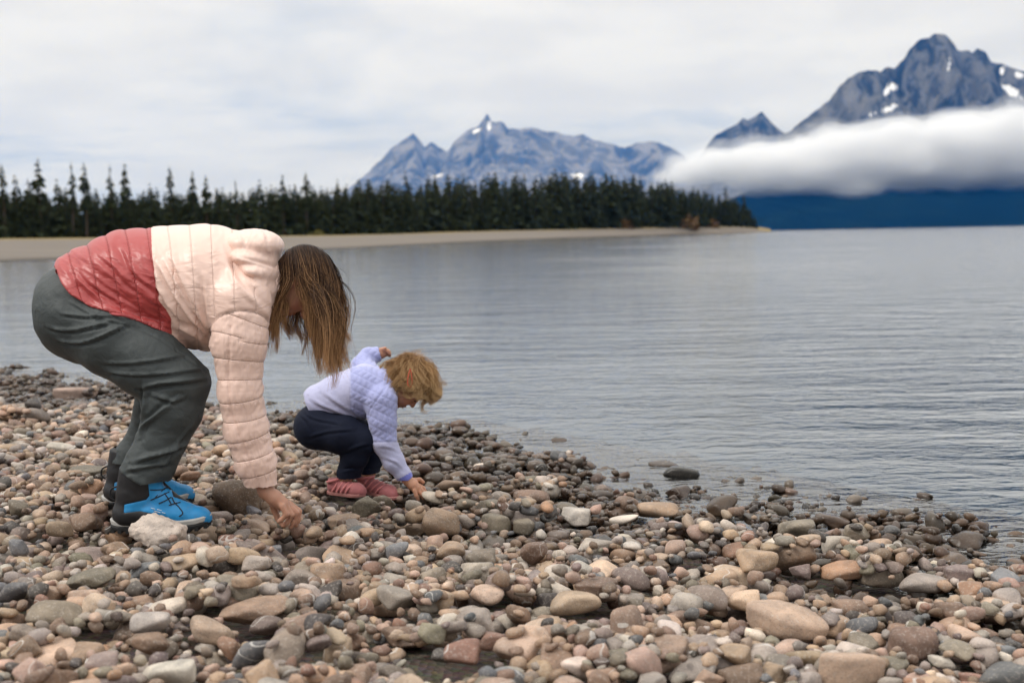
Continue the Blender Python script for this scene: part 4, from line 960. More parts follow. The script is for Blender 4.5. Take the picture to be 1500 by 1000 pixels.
# ------------------------------------------------------------------ the adult
A = Px(4.04)
adult = empty('person', (A.P(230, 700)[0], 4.04, 0.0))
NEAR_T = [(126, 455, 72, -0.02), (175, 493, 61, -0.10), (222, 528, 55, -0.13), (258, 561, 48, -0.15)]
NEAR_S = [(258, 561, 48, -0.15), (251, 600, 43, -0.16), (237, 645, 35, -0.17), (222, 675, 35, -0.175), (207, 703, 37, -0.18)]
FAR_T = [(132, 455, 70, 0.02), (180, 490, 57, 0.10), (222, 524, 52, 0.13), (250, 556, 46, 0.15)]
FAR_S = [(250, 556, 46, 0.15), (238, 600, 40, 0.16), (220, 642, 33, 0.17), (204, 670, 33, 0.175), (196, 688, 34, 0.18)]
lo = A.P(30, 730, -0.40); hi = A.P(330, 350, 0.42); lo[0] -= 0.05; hi[0] += 0.16
fld = Field(lo, hi, 0.0055)
A.chain(fld, [(126, 455, 72), (140, 440, 62)], 0.03, 1.18)
for T_, S_ in ((FAR_T, FAR_S), (NEAR_T, NEAR_S)):
    A.chain(fld, T_, 0.035, 1.0); A.chain(fld, S_, 0.02, 0.95, flat=True)
V, Q = fld.mesh(2); N = vnormals(V, Q)
TF_ = [([(88, 459), (124, 463), (170, 462)], 0.0045, 2.04), ([(72, 479), (100, 484), (136, 478), (162, 471)], 0.0063, 2.18), ([(80, 496), (110, 502), (140, 496), (186, 475)], 0.0063, 2.31), ([(150, 531), (184, 532), (230, 527), (268, 520)], 0.0045, 2.31),
       ([(156, 544), (196, 549), (240, 547), (300, 540)], 0.0054, 2.31), ([(206, 568), (230, 562), (270, 558), (302, 553)], 0.0090, 3.06), ([(224, 577), (250, 586), (268, 582)], 0.0063, 3.06), ([(262, 583), (236, 602), (208, 628)], 0.0081, 3.40), ([(210, 560), (214, 590), (207, 612)], 0.0081, 2.72),
       ([(196, 676), (238, 663), (280, 648)], 0.0090, 3.40), ([(180, 690), (210, 684), (248, 678)], 0.0063, 2.72), ([(206, 640), (212, 622), (230, 606)], 0.0063, 2.72), ([(236, 690), (256, 655), (290, 610)], 0.0036, 2.72), ([(100, 440), (140, 462), (200, 478)], 0.0027, 2.04)]
seam = spline([(188, 474), (230, 494), (268, 520), (303, 546)], 20); x, y = proj(V)
dsp = 1.5 * folds(V, N, TF_, 4.04) + 0.0055 * fbm(V * np.array([13, 9, 20]), 3) - 0.0025 * np.exp(-(line_d(x, y, seam) / 1.3)**2) * (N[:, 1] < 0)
hemb = np.clip((y - 640) / 50, 0, 1); dsp += hemb * 0.006 * fbm(V * 28, 2)
HEM = [(70, 372), (82, 395), (90, 415), (102, 431), (130, 449), (165, 459), (190, 465), (225, 480), (252, 492), (275, 515)]
inj = np.clip((-polyline_sd(x, y, HEM) - 3) / 5, 0, 1); dsp = dsp * (1 - inj) - 0.016 * inj     # tucked under the jacket
V = V + N * dsp[:, None]
m_trs, nt, b = cloth_mat('grey_trousers', (0.046, 0.055, 0.056), 0.55, 1400, 0.5, 0.0, 0.35)
under(mesh_np('trousers', V, Q, m_trs), adult)

# jacket
TORSO = [(135, 418, 58), (190, 412, 72), (250, 415, 80), (310, 420, 88), (345, 418, 74)]
ARM_N = [(352, 443, 45, -0.165), (350, 500, 38.5, -0.19), (352, 575, 30, -0.20), (361, 630, 30, -0.19), (374, 676, 27.5, -0.18), (385, 716, 21, -0.175)]
ARM_F = [(350, 440, 42, 0.165), (350, 500, 34, 0.19), (352, 560, 27, 0.20), (362, 610, 25, 0.19), (372, 650, 20, 0.18)]
HEM = [(70, 372), (82, 395), (90, 415), (102, 431), (130, 449), (165, 459), (190, 465), (225, 480), (252, 492), (275, 515)]
hemw = [(A.P(x, y)[0], A.P(x, y)[2]) for x, y in HEM]
lo = A.P(60, 735, -0.36); hi = A.P(440, 315, 0.36); lo[0] -= 0.03; hi[0] += 0.05
fld = Field(lo, hi, 0.0052)
A.chain(fld, TORSO, 0.04, 1.15); A.chain(fld, [(126, 455, 77)], 0.02, 1.22); A.chain(fld, [(126, 455, 77, -0.02), (175, 493, 66, -0.10), (210, 519, 60, -0.125)], 0.02, 1.0); A.chain(fld, [(126, 455, 76, 0.02), (178, 493, 62, 0.10)], 0.02, 1.0)
gx_, gy_ = proj(np.stack(fld.grid(), -1)); hs_ = -polyline_sd(gx_, gy_, HEM) * 4.0 / F
fld.a = np.maximum(fld.a, -hs_.astype(np.float32))
A.chain(fld, [(300, 440, 60), (345, 435, 62, 0)], 0.03, 1.45)
A.chain(fld, [(250, 425, 70), (296, 462, 47)], 0.03, 1.2)
A.chain(fld, ARM_F, 0.03, 1.0, flat=True); A.chain(fld, ARM_N, 0.03, 1.0, flat=True)
A.chain(fld, [(362, 420, 42), (396, 420, 33)], 0.02, 1.1)
V, Q = fld.mesh(1); N = vnormals(V, Q); x, y = proj(V)
def arc(V, L):
    P = np.array([A.P(q[0], q[1], q[3]) for q in L]); best = np.full(len(V), 1e9); s = np.zeros(len(V)); acc = 0.0; rr = np.zeros(len(V))
    for i in range(len(P) - 1):
        e = P[i + 1] - P[i]; Ln = np.linalg.norm(e); t = np.clip((V - P[i]) @ e / Ln**2, 0, 1); d = np.linalg.norm(V - P[i] - t[:, None] * e, axis=1)
        m = d < best; best = np.where(m, d, best); s = np.where(m, acc + t * Ln, s); acc += Ln; rr = np.where(m, A.R(L[i][2] + (L[i + 1][2] - L[i][2]) * t), rr)
    return s, best - rr
sn, dn = arc(V, ARM_N); sf, df = arc(V, ARM_F)
ARMH = [(303, 500), (308, 478), (322, 463), (345, 456), (372, 457), (392, 468), (399, 486)]
below = polyline_sd_c(x, y, spline(ARMH, 24))                       # + below the armhole seam
arm = ((dn < 0.012) & ((y > 500) & (x > 303) | (below > 0) & (y > 452) & (x > 300)) & (V[:, 1] < 4.04)) | ((df < 0.012) & (y > 500) & (V[:, 1] > 4.04) & (x > 300))
s_arm = np.where(V[:, 1] < 4.04, sn, sf) / A.R(27.5); y0 = (579 - 443) / 27.5
kx = np.interp(x, [120, 320], [0.30, 0.03]); s_tor = (x - kx * (y - 350)) / 31.0
# sleeve seams slant above the elbow
s_arm = s_arm - y0 - np.clip((560 - y) / 90, 0, 1) * np.clip((x - 345) / 38, -1, 1) * 0.42
s_all = np.where(arm, s_arm, s_tor)
red = polyline_sd(x, y, [(222, 300), (221, 337), (222, 370), (227, 415), (232, 440), (243, 456), (251, 468), (252, 500)])  # + on the left in image
isred = np.clip(red / 6 + 0.5, 0, 1)
puffy = np.sqrt(np.abs(np.sin(math.pi * s_all))) - 0.75
amp = np.where(arm, 0.0062, 0.0032 + 0.0045 * isred + 0.0025 * np.clip((y - 440) / 40, 0, 1))
dsp = amp * puffy
# gathered cloth: folds run down and forward from the back
ux = (x * 0.80 + y * 0.60); un = (-x * 0.60 + y * 0.80)
fr_ = fbm(xyz(un / 9.0, ux / 60.0, V[:, 1] * 6), 3, 0.5, ridged=True)
low = np.clip((y - 350) / 60, 0, 1) * np.clip((520 - y) / 30, 0, 1)
dsp += np.where(arm, 0.0026 * fbm(xyz(x / 7 + y / 16, y / 13, 0.5 + V[:, 1] * 9), 3, 0.6, ridged=True), (0.0065 * isred + 0.0022) * fr_ * low)
nx_ = line_d(x, y, spline([(340, 462), (335, 520), (336, 580), (345, 622), (358, 656), (372, 690), (382, 722)], 30))
dsp -= 0.005 * np.exp(-(nx_ / 2.0)**2) * arm * (V[:, 1] < 4.0)
dsp -= 0.006 * np.exp(-(np.abs(below) / 2.4)**2) * (N[:, 1] < 0.2) * (x > 300)
dsp -= 0.005 * np.exp(-(red / 1.6)**2) * (y < 495) * (x < 260)
dsp += folds(V, N, [([(232, 385), (262, 440), (300, 490)], .010, 3.2), ([(228, 415), (250, 450), (268, 474)], .009, 3), ([(250, 372), (282, 440), (306, 484)], .009, 3.4), ([(240, 380), (270, 436), (303, 480)], .006, 2.4), ([(300, 400), (304, 440), (308, 476)], .005, 3), ([(255, 470), (285, 482), (306, 500)], -.008, 4), ([(330, 352), (350, 404), (392, 448)], -.007, 5),
                     ([(118, 400), (160, 430), (200, 452)], .007, 4), ([(150, 372), (190, 412), (236, 448)], .006, 4), ([(102, 384), (118, 412), (150, 440)], .006, 3.5), ([(178, 356), (200, 400), (226, 424)], .006, 4), ([(150, 440), (200, 462), (246, 470)], -.007, 4)], 4.04)
hd_ = np.abs(polyline_sd(x, y, HEM)); dsp *= np.where(x < 262, np.clip(hd_ / 10, 0.15, 1), 1.0)
V = V + N * dsp[:, None]
def puffer_mat(name, col, col2=None):
    m, nt, b = mat_new(name, 0.38, 0.5); b.inputs['Sheen Weight'].default_value = 0.1
    q = nd(nt, 'ShaderNodeAttribute', attribute_name='quilt').outputs['Vector']; pos = nd(nt, 'ShaderNodeNewGeometry').outputs['Position']
    sx = nd(nt, 'ShaderNodeSeparateXYZ', {0: q}); seamd = math_(nt, 'ABSOLUTE', math_(nt, 'SUBTRACT', math_(nt, 'FRACT', math_(nt, 'ADD', sx.outputs[0], 0.5)), 0.5))
    pk = noise(nt, nd(nt, 'ShaderNodeMapping', {'Vector': q, 'Scale': (0.8, 0.38, 0.38)}).outputs[0], 1.0, 2.5, 0.5, 0.7)
    pkw = math_(nt, 'MULTIPLY', pk, math_(nt, 'MULTIPLY_ADD', ramp(nt, seamd, 0.42, 0.02), 0.8, 0.35))
    c = col
    if col2:
        at = nd(nt, 'ShaderNodeAttribute', attribute_name='red').outputs['Fac']; c = mixc(nt, ramp(nt, at, -0.35, 0.35), col, col2)
    else: c = mixc(nt, 0.0, col, col)
    c = mixc(nt, math_(nt, 'MULTIPLY', ramp(nt, seamd, 0.028, 0.012), 0.08), c, mixc(nt, 1.0, c, (0.55, 0.45, 0.45), 'MULTIPLY'))
    nt.links.new(c, b.inputs['Base Color'])
    hh = math_(nt, 'ADD', math_(nt, 'MULTIPLY', pkw, 1.0), math_(nt, 'MULTIPLY', ramp(nt, seamd, 0.0, 0.05), 0.35))
    bump(nt, b, hh, 0.6, 0.012); return m
PINK = (0.77, 0.55, 0.465); RED = (0.37, 0.046, 0.044)
m_puf = puffer_mat('puffer_nylon', PINK, RED)
ang = np.where(arm, (x - np.interp(y, [440, 500, 575, 630, 676, 716], [352, 350, 352, 361, 374, 385])) / 3.2, y / 4.2) + V[:, 1] * 40
quilt = np.stack([s_all, ang, V[:, 1] * 15], 1)
under(mesh_np('jacket', V, Q, m_puf, attrs={'quilt': ('FLOAT_VECTOR', quilt), 'red': ('FLOAT', red)}), adult)
jk = [o for o in adult.children if o.name.startswith('jacket')][0]
# bound hem
he = []
for sy_ in (-1,):
    pts = []
    for (hx, hy) in [(84, 396), (90, 414), (102, 430), (130, 448), (165, 458), (190, 464), (222, 479)]:
        kk = np.argmin((x - hx)**2 + (y - hy)**2 + np.where(V[:, 1] > 4.0, 1e5, 0)); pts.append(V[kk] + np.array([0, -0.002, -0.001]))
    he.append(pts)
m_hem, _, _ = cloth_mat('jacket_binding', (0.40, 0.07, 0.075), 0.6, 900, 0.2, 0.1)
tube_obj('hem_binding', he, 0.0045, m_hem, jk, 30)
# hood gathered on the shoulders
fld = Field(A.P(310, 470, -0.26), A.P(430, 310, 0.26) + np.array([0.06, 0, 0.02]), 0.0045)
HOOD = [((366, 358), (36, 22), 0.150, 0.05), ((384, 360), (30, 22), 0.150, 0.1), ((374, 378), (36, 18), 0.195, 0.18), ((386, 396), (29, 17), 0.215, 0.35), ((391, 416), (24, 17), 0.222, 0.6), ((397, 438), (13, 20), 0.215, 0.35)]
hv = []
for (cx, cy_), (rx, ry), rw, an in HOOD:
    ca, sa = math.cos(-an), math.sin(-an); Rm = np.array([[ca, 0, -sa], [0, 1, 0], [sa, 0, ca]]); c0 = A.P(cx, cy_)
    fld.ell(c0, (A.R(rx), rw, A.R(ry)), Rm, 0.018)
V, Q = fld.mesh(1); N = vnormals(V, Q); xh, yh = proj(V)
dsp = folds(V, N, [([(352, 337), (358, 352), (364, 366)], -.006, 3), ([(386, 336), (392, 350), (395, 362)], -.006, 3), ([(345, 374), (380, 384), (414, 396)], -.004, 2.5)], 4.04) + 0.002 * fbm(xyz(xh / 9, yh / 14, V[:, 1] * 8), 3, 0.55, ridged=True)
V = V + N * dsp[:, None]
m_hood = puffer_mat('hood_nylon', PINK)
under(mesh_np('hood', V, Q, m_hood, attrs={'quilt': ('FLOAT_VECTOR', np.stack([np.full(len(V), 0.5), xh / 4 + yh / 9, V[:, 1] * 15], 1))}), jk)

# body: one skin from head to feet
HCN = A.P(441, 412, 0.0); HH = 0.212
fld = Field(np.array([A.P(60, 700)[0], 4.04 - 0.34, A.P(400, 790)[2]]), np.array([A.P(530, 400)[0], 4.04 + 0.34, A.P(400, 335)[2]]), 0.0045)
A.chain(fld, TORSO, 0.03, 1.1, scale=0.8)
for T_ in (NEAR_T, FAR_T, NEAR_S, FAR_S): A.chain(fld, T_, 0.02, 0.95, scale=0.72)
A.chain(fld, [(207, 690, 22, -0.18), (203, 735, 20, -0.18), (250, 752, 14, -0.18)], 0.02); A.chain(fld, [(196, 680, 20, 0.18), (196, 715, 18, 0.18), (240, 728, 13, 0.18)], 0.02)
A.chain(fld, [(345, 430, 35, -0.1), (352, 443, 36, -0.165), (350, 500, 28, -0.19), (352, 575, 21, -0.20), (361, 630, 20, -0.19), (376, 680, 15, -0.18), (389, 719, 11.5, -0.175)], 0.02)
A.chain(fld, [(345, 430, 35, 0.1)] + ARM_F[:4] + [(372, 650, 13, 0.18), (378, 672, 11, 0.18)], 0.02, scale=0.75)
A.chain(fld, [(360, 420, 34), (400, 418, 26), (432, 416, 26)], 0.03)
Lh, Rh = add_head(fld, HCN, (0.30, 0, -0.95), (0.95, 0, 0.30), HH)
# near hand: palm, four unequal bent fingers, thumb from the side of the palm
hd = -0.175
A.chain(fld, [(389, 719, 11.0, hd), (402, 729, 11.5, hd), (414, 738, 10.5, hd)], 0.008, 1.25)
for ks in ([(413, 741, 5.0, hd - .030), (420, 753, 4.4, hd - .032), (412, 761, 4.0, hd - .03), (408, 764, 3.4, hd - .028)],
           [(418, 741, 5.3, hd - .010), (427, 754, 4.6, hd - .012), (420, 766, 4.1, hd - .012), (415, 770, 3.5, hd - .01)],
           [(422, 740, 5.4, hd + .010), (434, 751, 4.7, hd + .008), (430, 765, 4.2, hd + .005), (426, 772, 3.5, hd + .004)],
           [(423, 737, 5.2, hd + .029), (438, 748, 4.5, hd + .026), (437, 761, 4.0, hd + .022), (433, 770, 3.4, hd + .018)],
           [(398, 731, 6.5, hd + .022), (402, 746, 5.4, hd + .034), (407, 759, 4.6, hd + .03), (415, 769, 3.8, hd + .018)]):
    A.chain(fld, ks, 0.004)
# far hand, hanging
A.chain(fld, [(378, 672, 10.5, 0.18), (384, 688, 10, 0.18)], 0.008, 0.7)
for i in range(4): A.chain(fld, [(383 + i * 1.5, 690, 4.6, 0.165 + i * .011), (388 + i * 1.5, 702, 4.2, 0.165 + i * .011), (387 + i, 711 - abs(i - 1.5) * 2, 3.6, 0.165 + i * .011)], 0.003)
A.chain(fld, [(379, 682, 5, 0.155), (386, 692, 4.6, 0.148), (391, 700, 4, 0.15)], 0.004)
V, Q = fld.mesh(1); m_sk = skin_mat('skin', (0.40, 0.205, 0.135))
body = under(mesh_np('body', V, Q, m_sk, attrs={'blush': ('FLOAT', blush_attr(V, Lh, HH))}), adult)
m_eye, _, _ = mat_new('eye', 0.15, 0.6, Base_Color=(0.03, 0.022, 0.018, 1))
def eye_obj(L, h, parent, sc_=1.0):
    iv, f_ = ico(3)
    for s in (-1, 1):
        c0 = L(0.352, -0.005, s * 0.125); under(mesh_np('eye', c0 + iv * h * np.array([0.05, 0.05, 0.05]) * sc_, f_, m_eye), parent)
    S = []
    for s in (-1, 1):
        S.append(spline([L(0.372, 0.0, s * 0.065), L(0.405, -0.018, s * 0.12), L(0.365, -0.005, s * 0.185)], 10)); S.append(spline([L(0.385, 0.10, s * 0.05), L(0.405, 0.125, s * 0.12), L(0.35, 0.10, s * 0.20)], 10))
    V, Q, _, _ = tubes(np.array(S), np.full((4, 10), 0.011 * h), 5); under(mesh_np('lashes_and_brows', V, Q, m_lace), parent)
eye_obj(Lh, HH, adult)
# hair
def part_dir(loc, r):
    d = np.zeros_like(loc); d[:, 2] = np.sign(loc[:, 2]) * (1.2 - np.abs(loc[:, 2])); d[:, 0] = 0.35; d[:, 1] = np.where(loc[:, 1] < -0.02, -0.5, 0.25); return d + r.normal(0, 0.15, d.shape)
def bias_w(p, t, wp):
    x, y = proj(wp); near = wp[:, 1] < 4.06; out = np.zeros_like(p)
    win = near & (y > 402) & (y < 488) & (x > 410) & (x < 455)
    out[:, 0] = np.where(win, np.where(x < 429, -0.75, 0.95), 0.0)
    out[:, 0] += np.where((y > 430) & (x > 455), 0.01, 0.0) + np.where((y > 470) & (x < 436), 0.10, 0)
    return out
def len_w(loc, r): return np.where(loc[:, 1] < -0.02, r.uniform(0.55, 0.85, len(loc)), r.uniform(0.75, 1.12, len(loc)))
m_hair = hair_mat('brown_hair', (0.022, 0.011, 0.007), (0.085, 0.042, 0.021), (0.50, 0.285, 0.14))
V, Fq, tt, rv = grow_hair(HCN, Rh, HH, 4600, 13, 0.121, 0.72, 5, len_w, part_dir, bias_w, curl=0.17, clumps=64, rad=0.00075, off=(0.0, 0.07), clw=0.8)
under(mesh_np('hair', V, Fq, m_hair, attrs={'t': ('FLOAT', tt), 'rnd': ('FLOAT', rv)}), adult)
boot(adult, 0.0, 0.0, 1); 
P1 = pt(287, 737, 4.22)[0] - pt(312, 765, 3.86)[0]; boot(adult, 0.36, P1, 1)
tag(adult, 'adult in pink and red puffer jacket and grey trousers bending to pick up stones', 'person')

# ------------------------------------------------------------------ the toddler
K = Px(4.86)
kid = empty('person', (K.P(520, 700)[0], 4.86, float(ground(K.P(520, 700)[0], 4.86))))
m_navy, _, _ = cloth_mat('navy_trousers', (0.006, 0.009, 0.022), 0.85, 900, 0.3, 0.0, 0.2)
fld = Field(K.P(420, 712, -0.2), K.P(572, 572, 0.24), 0.004)
K.chain(fld, [(464, 624, 33), (472, 612, 28)], 0.02, 1.15)
K.chain(fld, [(466, 622, 33, 0.03), (510, 628, 25, 0.09), (550, 643, 19, 0.10)], 0.02); K.chain(fld, [(550, 643, 19, 0.10), (546, 668, 17, 0.06), (539, 699, 14.5, 0.02)], 0.012, flat=True)
K.chain(fld, [(465, 626, 33, -0.03), (505, 637, 28, -0.08), (533, 645, 23, -0.09)], 0.02); K.chain(fld, [(530, 645, 22, -0.09), (520, 668, 20, -0.08), (511, 692, 17.5, -0.06), (511, 700, 16.5, -0.06)], 0.012, flat=True)
V, Q = fld.mesh(2); N = vnormals(V, Q); x, y = proj(V)
dsp = folds(V, N, [([(450, 640), (480, 632), (520, 628)], .003, 2.2), ([(440, 606), (452, 618), (456, 632)], .003, 2), ([(500, 664), (520, 655), (545, 648)], .005, 2.6), ([(496, 690), (512, 686), (527, 688)], -.003, 1.6), ([(444, 600), (460, 612), (500, 620)], .003, 2)], 4.86) + 0.003 * fbm(V * 18, 3)
dsp -= 0.002 * np.exp(-((y - 686) / 1.2)**2)
under(mesh_np('trousers', V + N * dsp[:, None], Q, m_navy), kid)
# jacket
KT = [(468, 590, 28), (500, 581, 34), (534, 573, 39), (556, 572, 33)]
KA = [(558, 588, 25, -0.085), (560, 618, 21, -0.10), (563, 647, 18, -0.105), (577, 676, 15.5, -0.10), (590, 694, 11.5, -0.10), (597, 703, 10, -0.10)]
KB = [(548, 560, 22, 0.10), (531, 537, 17, 0.20), (540, 522, 13, 0.225), (557, 518, 11, 0.23)]
fld = Field(K.P(430, 715, -0.22), K.P(615, 500, 0.30), 0.0038)
K.chain(fld, KT, 0.02, 1.12)
gx_, gy_ = proj(np.stack(fld.grid(), -1)); hw_ = [(440, 560), (447, 590), (458, 612), (476, 617), (505, 618), (540, 626), (575, 640)]
fld.a = np.maximum(fld.a, (polyline_sd(gx_, gy_, hw_) * 4.8 / F).astype(np.float32))
K.chain(fld, KB, 0.015, flat=True); K.chain(fld, KA, 0.015, flat=True); K.chain(fld, [(556, 565, 26), (574, 575, 17)], 0.012, 1.15)
V, Q = fld.mesh(1); N = vnormals(V, Q); x, y = proj(V)
sl = polyline_sd_c(x, y, spline([(538, 628), (540, 605), (552, 585), (566, 566)], 16)) # sleeve seam
yoke = [(513, 535), (513, 600), (528, 618), (540, 626), (544, 647), (583, 647), (592, 600), (582, 560), (560, 535), (535, 535)]
yk = polygon_sd(x, y, yoke); near = V[:, 1] < 4.98
iny = np.clip(-yk / 3 + 0.5, 0, 1) * near + (~near) * np.clip((x - 513) / 4, 0, 1)
qa, qb = (x * 0.9 + y * 0.44) / 8.5, (x * 0.44 - y * 0.9) / 8.5
pq = np.minimum(np.abs(np.sin(math.pi * qa / 1.0 + 0.6 * np.sin(qb * 3))), np.abs(np.sin(math.pi * qb / 1.35)))
dsp = iny * 0.0036 * (np.sqrt(pq) - 0.7) - 0.0025 * np.exp(-(yk / 1.2)**2) * near - 0.003 * np.exp(-(sl / 1.3)**2) * near
dsp += (1 - iny) * 0.0016 * fbm(V * 30, 2) + folds(V, N, [([(456, 582), (470, 592), (500, 604), (530, 618)], .006, 3), ([(472, 572), (496, 590), (524, 606)], .004, 3), ([(460, 602), (484, 608), (520, 622)], .004, 2.4), ([(552, 652), (572, 655), (584, 660)], .003, 2.4), ([(560, 668), (580, 676), (592, 686)], .003, 2.4)], 4.86)
cuff = polyline_sd(x, y, [(584, 712), (604, 690)]) * near   # beyond this line: knitted cuff
V = V + N * dsp[:, None]
m_kj, nt, b = mat_new('lavender_fleece', 0.8, 0.25); b.inputs['Sheen Weight'].default_value = 0.35
pos = nd(nt, 'ShaderNodeNewGeometry').outputs['Position']; iy = nd(nt, 'ShaderNodeAttribute', attribute_name='yoke').outputs['Fac']; cf = nd(nt, 'ShaderNodeAttribute', attribute_name='cuff').outputs['Fac']
n_ = noise(nt, pos, 60, 4, 0.6, 0.5)
c = mixc(nt, iy, mixc(nt, n_, (0.39, 0.40, 0.60), (0.49, 0.50, 0.69)), mixc(nt, n_, (0.29, 0.315, 0.57), (0.38, 0.405, 0.65)))
c = mixc(nt, cf, c, (0.17, 0.19, 0.58)); nt.links.new(c, b.inputs['Base Color']); bump(nt, b, n_, 0.35, 0.006)
cu = np.clip((polygon_sd(x, y, [(580, 704), (586, 720), (612, 705), (604, 690), (598, 694)]) < 0.4).astype(float), 0, 1) * near
under(mesh_np('jacket', V, Q, m_kj, attrs={'yoke': ('FLOAT', iny), 'cuff': ('FLOAT', cu)}), kid)
m_tag, _, _ = cloth_mat('jacket_tag', (0.42, 0.30, 0.18), 0.8)
kk = np.argmin((x - 455)**2 + (y - 606)**2 + np.where(V[:, 1] > 4.86, 1e5, 0)); p0 = V[kk]
bm = bmesh.new(); bmesh.ops.create_cube(bm, size=1.0)
for v in bm.verts: v.co = Vector((p0[0] + v.co.x * 0.016, p0[1] - 0.003 + v.co.y * 0.003, p0[2] - 0.004 + v.co.z * 0.022))
me = bpy.data.meshes.new('hem_tag'); bm.to_mesh(me); bm.free(); me.materials.append(m_tag); under(link(bpy.data.objects.new('hem_tag', me)), kid)
# body
KC = K.P(598, 561, 0.0); KH = 0.182
fld = Field(np.array([K.P(430, 700)[0], 4.86 - 0.24, K.P(520, 740)[2]]), np.array([K.P(660, 600)[0], 4.86 + 0.31, K.P(600, 500)[2]]), 0.0032)
K.chain(fld, [(484, 590, 20)] + KT[1:], 0.02, 1.05, scale=0.8); K.chain(fld, [(466, 622, 26, 0.03), (510, 628, 19, 0.09), (550, 643, 14, 0.10), (541, 690, 9.5, 0.02), (536, 709, 9, 0.01), (556, 719, 8, -0.02)], 0.01); K.chain(fld, [(465, 626, 26, -0.03), (505, 637, 21, -0.08), (533, 645, 16, -0.09), (514, 685, 12, -0.06), (500, 712, 9.5, -0.06), (522, 720, 8, -0.06)], 0.01)
K.chain(fld, [(540, 580, 18, -0.04)] + KA[:4], 0.01, scale=0.72); K.chain(fld, [(577, 676, 10, -0.10), (590, 694, 8.2, -0.10), (598, 704, 7.8, -0.10)], 0.01); K.chain(fld, KB, 0.01, scale=0.7)
K.chain(fld, [(552, 572, 20), (578, 570, 17)], 0.015)
KL, KR = add_head(fld, KC, (0.40, 0, -0.92), (0.92, 0, 0.40), KH, True)
K.chain(fld, [(597, 703, 7.6, -0.10), (605, 710, 8.2, -0.10), (609, 714, 7.6, -0.10)], 0.006, 1.2)
for ks in ([(607, 718, 3.2, -.122), (610, 726, 3.0, -.124), (613, 732, 2.5, -.122)], [(611, 716, 3.3, -.11), (617, 724, 3.0, -.112), (620, 730, 2.5, -.11)], [(613, 713, 3.3, -.095), (620, 720, 3.0, -.097), (624, 727, 2.5, -.095)], [(613, 710, 3.1, -.08), (620, 714, 2.8, -.082), (624, 721, 2.3, -.08)], [(604, 703, 3.8, -.085), (615, 702, 3.3, -.075), (620, 706, 2.8, -.07)]):
    K.chain(fld, ks, 0.0025)
K.chain(fld, [(555, 518, 8, 0.23), (562, 516, 7.5, 0.232)], 0.006, 1.0)
for i in range(4): K.chain(fld, [(563, 513 + i * 2, 3, 0.215 + i * .011), (569, 514 + i * 1.6, 2.8, 0.213 + i * .011), (571, 518 + i, 2.4, 0.213 + i * .011)], 0.0025)
K.chain(fld, [(558, 512, 3.2, 0.22), (564, 510, 2.8, 0.21)], 0.003)
V, Q = fld.mesh(1); m_sk2 = skin_mat('toddler_skin', (0.46, 0.235, 0.15))
under(mesh_np('body', V, Q, m_sk2, attrs={'blush': ('FLOAT', blush_attr(V, KL, KH))}), kid); eye_obj(KL, KH, kid)
# hair: fine bob falling forward from the crown
WH = np.array([-0.30, 0.36, 0.0])
def bias_k(p, t, wp):
    x, y = proj(wp); out = np.zeros_like(p); out[:, 0] = np.where(p[:, 1] < -0.02, -0.22, 0.0); return out
def stop_k(wp, r):
    x, y = proj(wp); return y > np.interp(x, [540, 556, 566, 578, 586, 596, 606, 616, 628, 645], [562, 576, 584, 586, 572, 563, 563, 571, 583, 576]) + r
def whorl(loc, r): return (loc - WH) * np.array([1, 1, 1]) + r.normal(0, 0.10, loc.shape)
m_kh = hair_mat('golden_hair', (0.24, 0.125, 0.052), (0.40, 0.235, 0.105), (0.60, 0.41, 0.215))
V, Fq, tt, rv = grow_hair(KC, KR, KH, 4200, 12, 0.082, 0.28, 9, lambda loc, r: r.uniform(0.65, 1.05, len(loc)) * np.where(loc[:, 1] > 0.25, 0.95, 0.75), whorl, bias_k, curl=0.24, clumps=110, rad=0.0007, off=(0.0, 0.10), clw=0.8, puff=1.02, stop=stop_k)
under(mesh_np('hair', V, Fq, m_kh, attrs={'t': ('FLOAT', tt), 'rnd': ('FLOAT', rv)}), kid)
m_clip, _, _ = mat_new('coral_clip', 0.35, 0.5, Base_Color=(0.62, 0.13, 0.075, 1))
cp = [(601, 543), (598.5, 552), (597, 562), (598.5, 568), (601.5, 569), (603.5, 563), (602.8, 552), (601, 543)]
tube_obj('hair_clip', [[K.P(a, b_ - 3, -0.094 - 0.003 * math.sin(i)) for i, (a, b_) in enumerate(cp)]], 0.0022, m_clip, kid, 40)
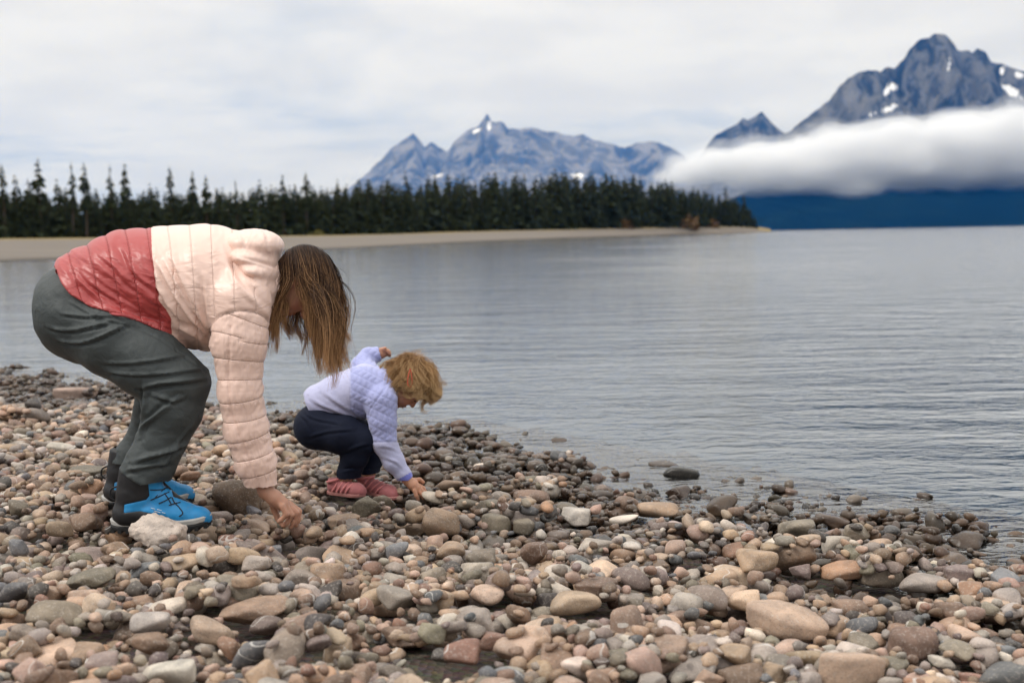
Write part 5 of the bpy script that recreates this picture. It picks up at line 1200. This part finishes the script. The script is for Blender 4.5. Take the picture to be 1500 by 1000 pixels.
# shoes
m_shoe, _, _ = cloth_mat('pink_shoe', (0.33, 0.11, 0.115), 0.7, 500, 0.5, 0.1); m_strap, _, _ = cloth_mat('pink_strap', (0.50, 0.17, 0.17), 0.65, 500, 0.4, 0.1); m_ksole, _, _ = cloth_mat('shoe_sole', (0.36, 0.16, 0.15), 0.8, 300, 0.3, 0.0)
def shoe(h0, t0):
    h0 = np.array(h0); t0 = np.array(t0); d = t0 - h0; Ln = math.hypot(d[0], d[1]); X = np.array([d[0], d[1], 0]) / Ln; Yv = np.array([-X[1], X[0], 0]); Z = np.array([0, 0, 1.0]); zs = d[2]
    Lc = lambda u, s, z: h0 + X * u * Ln + Yv * s + Z * (z + zs * u)
    fld = Field(np.minimum(h0, t0) - 0.06, np.maximum(h0, t0) + np.array([0.06, 0.06, 0.09]), 0.003)
    fld.chain([Lc(.17, 0, .028), Lc(.45, 0, .026), Lc(.8, 0, .022), Lc(.88, 0, .019)], [.026, .027, .028, .023], 0.01); fld.chain([Lc(.2, 0, .035), Lc(.22, 0, .058)], [.029, .030], 0.01, flat=True)
    G = fld.grid(); fld.a = np.maximum(fld.a, (h0[2] + 0.011 + zs * ((G[0] - h0[0]) * X[0] + (G[1] - h0[1]) * X[1]) / Ln) - G[2])
    V, Q = fld.mesh(1); up = under(mesh_np('shoe', V, Q, m_shoe), kid)
    pr = [(0, .004, .004), (.04, .02, .02), (.2, .028, .028), (.5, .028, .028), (.75, .033, .033), (.93, .023, .023), (1, .005, .005)]
    so = outline_sole('shoe_sole', pr, 0.0, 0.013, (h0, X + Z * zs / Ln, Yv, Ln), m_ksole, up, 0.004)
    pa = []
    for u, zt, w in ((.34, .060, .030), (.46, .056, .031), (.58, .053, .031), (.70, .050, .031)):
        pa.append([Lc(u - .1, -w, .016), Lc(u - .03, -w * 0.92, .034), Lc(u, -w * .5, zt - .007), Lc(u + .01, 0, zt - .001), Lc(u, w * .5, zt - .007), Lc(u - .03, w * 0.92, .034), Lc(u - .1, w, .016)])
    for p_ in pa: tube_obj('strap', [p_], 0.0042, m_strap, up, 24)
    pa = [[Lc(.1, -.028, .050), Lc(.22, -.033, .055), Lc(.36, -.012, .062), Lc(.36, .012, .062), Lc(.22, .033, .055), Lc(.1, .028, .050)]]
    tube_obj('ankle_strap', pa, 0.0055, m_strap, up, 24)
zg = lambda px, py, Y: (lambda p: (p[0], Y, p[2]))(pt(px, py, Y))
shoe(zg(481, 722, 4.82), zg(535, 728, 4.74)); shoe(zg(523, 716, 4.90), zg(584, 733, 4.74))
tag(kid, 'squatting toddler in lavender jacket and navy trousers reaching for a pale stone', 'person')
